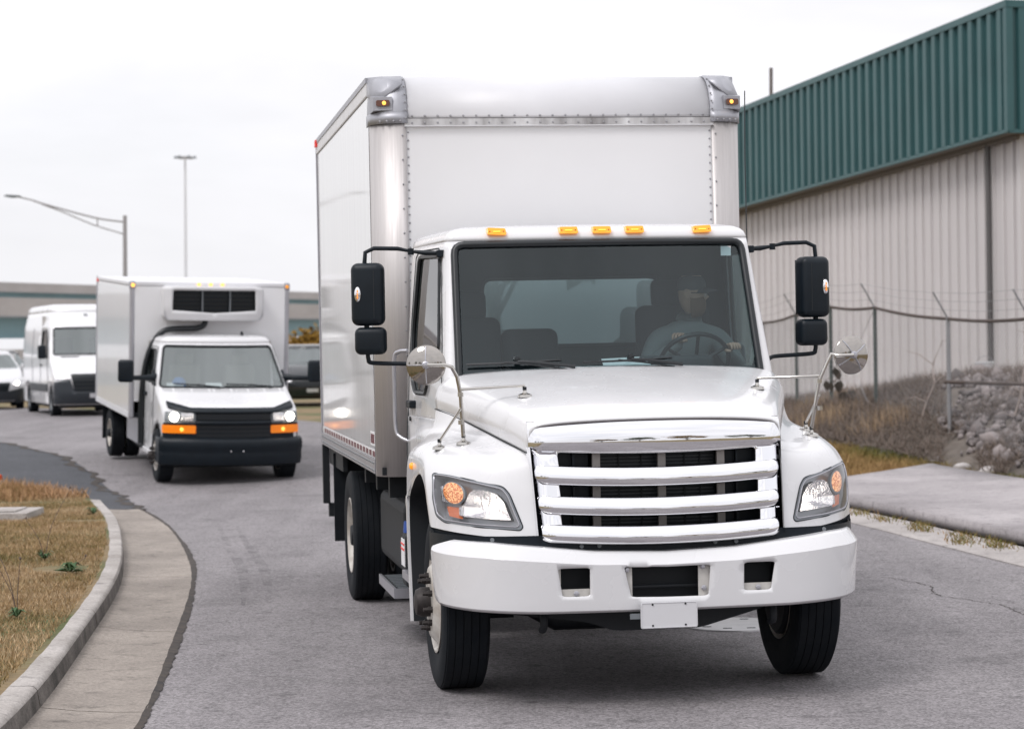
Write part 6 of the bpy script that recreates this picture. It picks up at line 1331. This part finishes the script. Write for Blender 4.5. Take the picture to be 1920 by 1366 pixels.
# soil under the stones
tag(fast('rubble', np.concatenate(_VV), np.concatenate(_FF), TONE, col=np.concatenate(_CC)), 'grey broken rubble heaped on the bank behind the pipe rail', 'rubble', kind='stuff')
_ms = []; _mi = {}
_qs = np.linspace(.6, 5.8, 22); _s2 = np.linspace(-15, 2, 50); rows = []
for s in _s2:
    row = []
    for q in _qs:
        p = WC + WN * q + WU * s; row.append((p[0], p[1], gzf(*p) - .03 + float(mound(p[0], p[1])) * ss((q - .6) / .6) * ss((5.8 - q) / .6)))
    rows.append(row)
V, F = grid(rows); tag(mk('bank_soil', V, F, P('grey_brown_soil', (.16, .135, .115), .95, var=(3, .5), bump=(9, .8)), smooth=60), kind='structure')
def sticks(name, pts, zs, lmin, lmax, up, pal, label, cat, w=.006):
    n = len(pts); a = RNG.uniform(0, 2 * pi, n); e = RNG.uniform(*up, n); L_ = RNG.uniform(lmin, lmax, n); d = np.stack([cos_(a) * cos_(e), sin_(a) * cos_(e), sin_(e)], 1) * L_[:, None]
    o = np.stack([pts[:, 0], pts[:, 1], zs], 1); s = np.stack([-sin_(a), cos_(a), np.zeros(n)], 1) * w; u = np.array((0, 0, w))
    V = np.stack([o - s, o + s, o + u, o + d], 1).reshape(-1, 3); b = np.arange(n)[:, None] * 4; F = np.concatenate([b + np.array((0, 1, 3)), b + np.array((1, 2, 3)), b + np.array((2, 0, 3))])
    c = pal(n); return tag(fast(name, V, F, TONE, col=np.concatenate([c, c, c])), label, cat, kind='stuff')
_b = bank_pts(52000, 1.0, 5.7, -13, 8); _dn = vnoise(_b[:, 0], _b[:, 1], .8, 31) + .25 * (_b[:, 0] / _b[:, 1] < .185); _b = _b[_dn > .38]
sticks('dry_brush', _b, gz(_b[:, 0], _b[:, 1]) + mound(_b[:, 0], _b[:, 1]), .08, .34, (.05, 1.2), lambda n: mixpal([(.06, .045, .04), (.16, .125, .10), (.27, .22, .19)], RNG.random(n)), 'tangled dry vines and twigs lying over the rubble bank', 'brush', .007)
for (x, y, h, n) in ((5.6, 40.6, .55, 900), (6.35, 38.4, .6, 800), (6.0, 43.2, .5, 700)):
    _c = np.array((x, y)) + RNG.normal(0, (.30, .35), (n, 2))
    sticks('dry_grass_tuft', _c, gz(_c[:, 0], _c[:, 1]) + .02, .25, h, (.7, 1.5), lambda n: mixpal([(.15, .10, .06), (.30, .21, .13), (.38, .28, .18)], RNG.random(n)), None, None, .008)
_lab = {0: 'tan dry grass tuft at the foot of the fence, the middle one', 1: 'tan dry grass tuft beside the galvanised fence post', 2: 'tan dry grass tuft farthest back along the fence'}
for i, o in enumerate([o for o in bpy.data.objects if o.name.startswith('dry_grass_tuft')]): tag(o, _lab[i], 'grass', 'dry tufts along the fence')
STONE = P('pale_stone', (.47, .44, .43), .85, var=(6, .3), bump=(14, .5))
_sp = [(6.55, 33.9, .16), (6.75, 33.2, .20), (7.35, 32.8, .17), (7.0, 34.6, .14), (7.6, 33.9, .22), (6.35, 34.9, .12), (8.0, 32.6, .15), (7.15, 33.6, .11)]
_sl = ['flat pale stone at the edge of the green grass', 'broad pale stone lying in front of the rubble bank', 'pale stone nearest the right edge below the rubble', 'small pale stone beside the pipe rail post', 'large pale slab leaning on the rubble bank', 'small pale stone at the left end of the rubble', 'pale stone at the rubble foot by the right edge', 'smallest pale stone between the larger ones']
for (x, y, r), lb in zip(_sp, _sl):
    v = IV * np.array((r * 1.3, r, r * .6)) * RNG.uniform(.8, 1.2, (len(IV), 1)); o = mk('stone', v, IF, STONE, smooth=60, sub=1); o.location = (x, y, gzf(x, y) + r * .25); o.rotation_euler = (RNG.uniform(-.3, .3), RNG.uniform(-.3, .3), RNG.uniform(0, 6)); tag(o, lb, 'stone', 'pale stones below the rubble bank')
bk = tag(empty('bucket', (8.62, 42.4, gzf(8.62, 42.4) + .02)), 'white plastic bucket standing on top of the rubble bank', 'bucket')
lathe('bucket_body', [(0, 0), (.13, 0), (.16, .34), (.17, .34), (.17, .37), (.15, .37), (.12, .02), (0, .02)], PVC, bk, axis='z', n=20)
tube('handle', [(cos(a) * .17, .02, .30 + sin(a) * .17) for a in np.linspace(0, pi, 9)], .006, GALV, bk, n=5)
# weeds and small plants
GREENL = P('weed_green', (.045, .095, .03), .7); STEMM = P('dry_stem', (.12, .085, .07), .8); TWIG = P('bare_twig', (.36, .30, .27), .8)
def weed(x, y, r, n, stem, label):
    z = gzf(x, y) + .16; r *= .72; w = tag(empty('weed', (x, y, z)), label, 'weed', 'weeds in the dry verge'); V = []; F = []
    for i in range(n):
        a = RNG.uniform(0, 6.28); l = r * RNG.uniform(.5, 1); u = np.array((cos(a), sin(a), 0)); s = np.array((-sin(a), cos(a), 0)) * l * .16; h = RNG.uniform(.02, .09)
        o = len(V); V += [(0, 0, 0), tuple(u * l * .5 + s + (0, 0, h)), tuple(u * l + (0, 0, h * .6)), tuple(u * l * .5 - s + (0, 0, h))]; F.append((o, o + 1, o + 2, o + 3))
    mk('leaves', V, F, GREENL, w)
    for (dx, dy, h) in stem:
        tube('stem', [(0, 0, 0), (dx * .3, dy * .3, h * .5), (dx, dy, h)], [.004, .003, .002], STEMM, w, n=5, k=3)
        mk('bud', *lathe_geo([(0, 0), (.010, .008), (.008, .02), (0, .024)], 'z', (dx, dy, h), 8), STEMM, w, smooth=60)
weed(-4.19, 20.7, .16, 22, [(-.16, 0, .36), (.22, .1, .62)], 'green rosette weed with two tall dry stems, middle of the verge')
weed(-3.73, 19.5, .22, 26, [(.12, .05, .12)], 'broad green leafy weed nearest the kerb')
weed(-3.50, 16.3, .14, 20, [(-.2, .1, .55), (.03, 0, .40), (-.12, 0, .34)], 'green weed with long thin stems in the front of the verge')
weed(-4.75, 26.2, .18, 24, [], 'low bright green weed on the kerb end')
# bare saplings and a dead plant by the fence
def sapling(x, y, h, label, seed, mat, lean=(0, 0), leaf=None):
    r = random.Random(seed); s = tag(empty('sapling', (x, y, gzf(x, y) - .03)), label, 'sapling', 'bare saplings by the fence')
    tr = [(0, 0, 0)]
    for k in range(1, 6): tr.append((lean[0] * k / 5 + r.uniform(-.06, .06), lean[1] * k / 5 + r.uniform(-.06, .06), h * k / 5))
    tube('trunk', tr, np.linspace(.022, .006, len(cr(tr, 4))), mat, s, n=6, k=4); tw = []; V = []; F = []
    for k in range(9):
        b = np.array(tr[1 + k % 5]); a = r.uniform(0, 6.28); l = r.uniform(.25, .6) * h * .5; e = b + np.array((cos(a) * l, sin(a) * l, r.uniform(.1, .6) * l)); tw.append(tube_geo([b, (b + e) / 2 + np.array((0, 0, .05)), e], [.009, .006, .003], 4))
        if leaf:
            for j in range(7):
                c = b + (e - b) * r.uniform(.3, 1); q = len(V); V += [tuple(c), tuple(c + np.array((.05, .01, -.09))), tuple(c + np.array((.01, .03, -.2))), tuple(c + np.array((-.05, 0, -.09)))]; F.append((q, q + 1, q + 2, q + 3))
    for V_, F_ in tw: mk('branch', V_, F_, mat, s, smooth=60)
    if leaf: mk('withered_leaves', V, F, leaf, s)
sapling(6.55, 37.6, 1.5, 'bare pale sapling in front of the rubble, left of the galvanised post', 3, TWIG, (.4, 0))
sapling(7.55, 35.4, 1.9, 'bare leaning sapling near the right edge before the warehouse', 4, TWIG, (.5, 0))
sapling(5.75, 41.4, .95, 'dead plant with hanging withered leaves behind the round mirror', 5, STEMM, (.05, 0), P('withered_leaf', (.07, .06, .05), .9))

def tree(x, y, h, r, n, pal, label, seed, group=None, lsz=.16, trunk=.3):
    rr = np.random.default_rng(seed); t = tag(empty('tree', (x, y, gzf(x, y) - .1)), label, 'tree', group); lim = []
    tube('trunk', [(0, 0, 0), (.1, 0, h * .25), (0, .1, h * .5), (.1, .1, h * .8)], [trunk, trunk * .8, trunk * .55, trunk * .2], POLEM, t, n=8)
    cl = []
    for i in range(26):
        a, e = rr.uniform(0, 6.28), rr.uniform(-.5, 1.4); q = rr.uniform(.45, 1) ** .6; c = np.array((cos(a) * cos(e) * r * q, sin(a) * cos(e) * r * q, h * .62 + sin(e) * h * .36 * q)); cl.append((c, r * rr.uniform(.22, .42)))
        if i % 2 == 0: lim.append(tube_geo([(0, 0, h * rr.uniform(.25, .5)), c * .5 + np.array((0, 0, h * .25)), c], [trunk * .35, trunk * .2, .02], 5))
    for V_, F_ in lim: mk('limb', V_, F_, POLEM, t, smooth=60)
    k = rr.integers(0, len(cl), n); C = np.array([c for c, _ in cl])[k]; R_ = np.array([s for _, s in cl])[k]; d = rr.normal(0, 1, (n, 3)); d /= np.linalg.norm(d, axis=1)[:, None]; o = C + d * (R_ * rr.uniform(.3, 1, n) ** .5)[:, None]
    u = rr.normal(0, 1, (n, 3)); u /= np.linalg.norm(u, axis=1)[:, None]; v = np.cross(u, d); v /= np.linalg.norm(v, axis=1)[:, None] + 1e-9; s = lsz * rr.uniform(.6, 1.3, (n, 1))
    V = np.stack([o - u * s, o + v * s * .6, o + u * s, o - v * s * .6], 1).reshape(-1, 3); F = np.arange(4 * n).reshape(-1, 4)
    w = rr.random(len(cl))[k] * .6 + rr.random(n) * .4; fast('crown', V, F, TONE, t, col=mixpal(pal, w))
    return t
GRN = [(.035, .06, .02), (.06, .085, .028), (.10, .105, .035)]; AUT = [(.12, .085, .025), (.26, .15, .03), (.36, .21, .045)]
tree(-10.2, 118, 2.3, 2.0, 2200, AUT, 'golden autumn tree under the bridge beside the refrigerated truck', 11, lsz=.14)
tree(-14.5, 130, 2.6, 1.8, 1500, AUT, 'smaller autumn tree hidden behind the refrigerated truck', 12, lsz=.22)
_tb = [(-24, -38, 9, GRN), (-15, -44, 8, AUT), (-8.5, -47, 8, GRN), (10, -46, 7.5, AUT), (17, -40, 9, GRN), (24, -32, 10, AUT), (30, -20, 9, GRN), (-30, -24, 9, GRN), (-40, 0, 8, GRN), (-42, 18, 9, AUT)]
_tl = ['green tree far left across the road, seen in the chrome', 'golden tree left of the road ahead', 'tall green tree down the road', 'golden tree beside the road ahead', 'broad green tree right of the road', 'large golden tree on the right', 'green tree at the far right', 'green tree beyond the left verge', 'green tree in the left field', 'golden tree in the left field']
for i, ((x, y, h, pl), lb) in enumerate(zip(_tb, _tl)): tree(x, y, h, h * .42, 1500, pl, lb, 40 + i, 'trees ahead of the truck', .3)
# small brick house behind, under the bridge
BRICK = P('brown_brick', (.27, .17, .115), .9, var=(3, .3)); ROOF = P('brown_roof', (.20, .135, .10), .9, var=(1, .2)); WINB = P('dark_pane', (.03, .035, .04), .1)
hs = tag(empty('house', (-8.2, 100, -.95)), 'low brown brick house with shallow roof far behind the truck', 'house')
box('wall', (-3.2, 0, -.5), (3.6, 6, 1.45), BRICK, hs)
mk('roof', [(-3.7, -.5, 1.45), (4.1, -.5, 1.45), (4.1, 6.5, 1.45), (-3.7, 6.5, 1.45), (-2.2, 3, 2.55), (2.6, 3, 2.55)], [(0, 1, 5, 4), (1, 2, 5), (2, 3, 4, 5), (3, 0, 4), (3, 2, 1, 0)], ROOF, hs)
for x in (-2.2, .2, 2.2): box('window', (x - .45, -.06, .3), (x + .45, .02, 1.1), WINB, hs)
# left verge: concrete lid and marker flag
ld = tag(empty('concrete_lid', (-5.75, 26.1, .2)), 'flat grey concrete utility lid in the dry grass at the left edge', 'utility lid')
box('slab', (-.45, -.5, -.1), (.38, .45, .03), KERBM, ld, bevel=(.01, 2)); box('cover', (-.30, -.35, .031), (.22, .3, .045), KERBM, ld, bevel=(.006, 1)); box('lifting_slot', (-.08, -.30, .0455), (.0, -.27, .0475), BLACKLINE, ld)
mf = tag(empty('marker_flag', (-7.15, 32.0, .15)), 'small orange marker flag in the grass at the left edge', 'flag')
tube('wire', [(0, 0, 0), (0, 0, .16)], .004, GALV, mf, n=5); mk('flag', [(0, 0, .08), (.11, .02, .09), (.11, -.02, .16), (0, 0, .16)], [(0, 1, 2, 3)], P('orange_plastic', (.75, .10, .03), .5), mf, solid=.003)
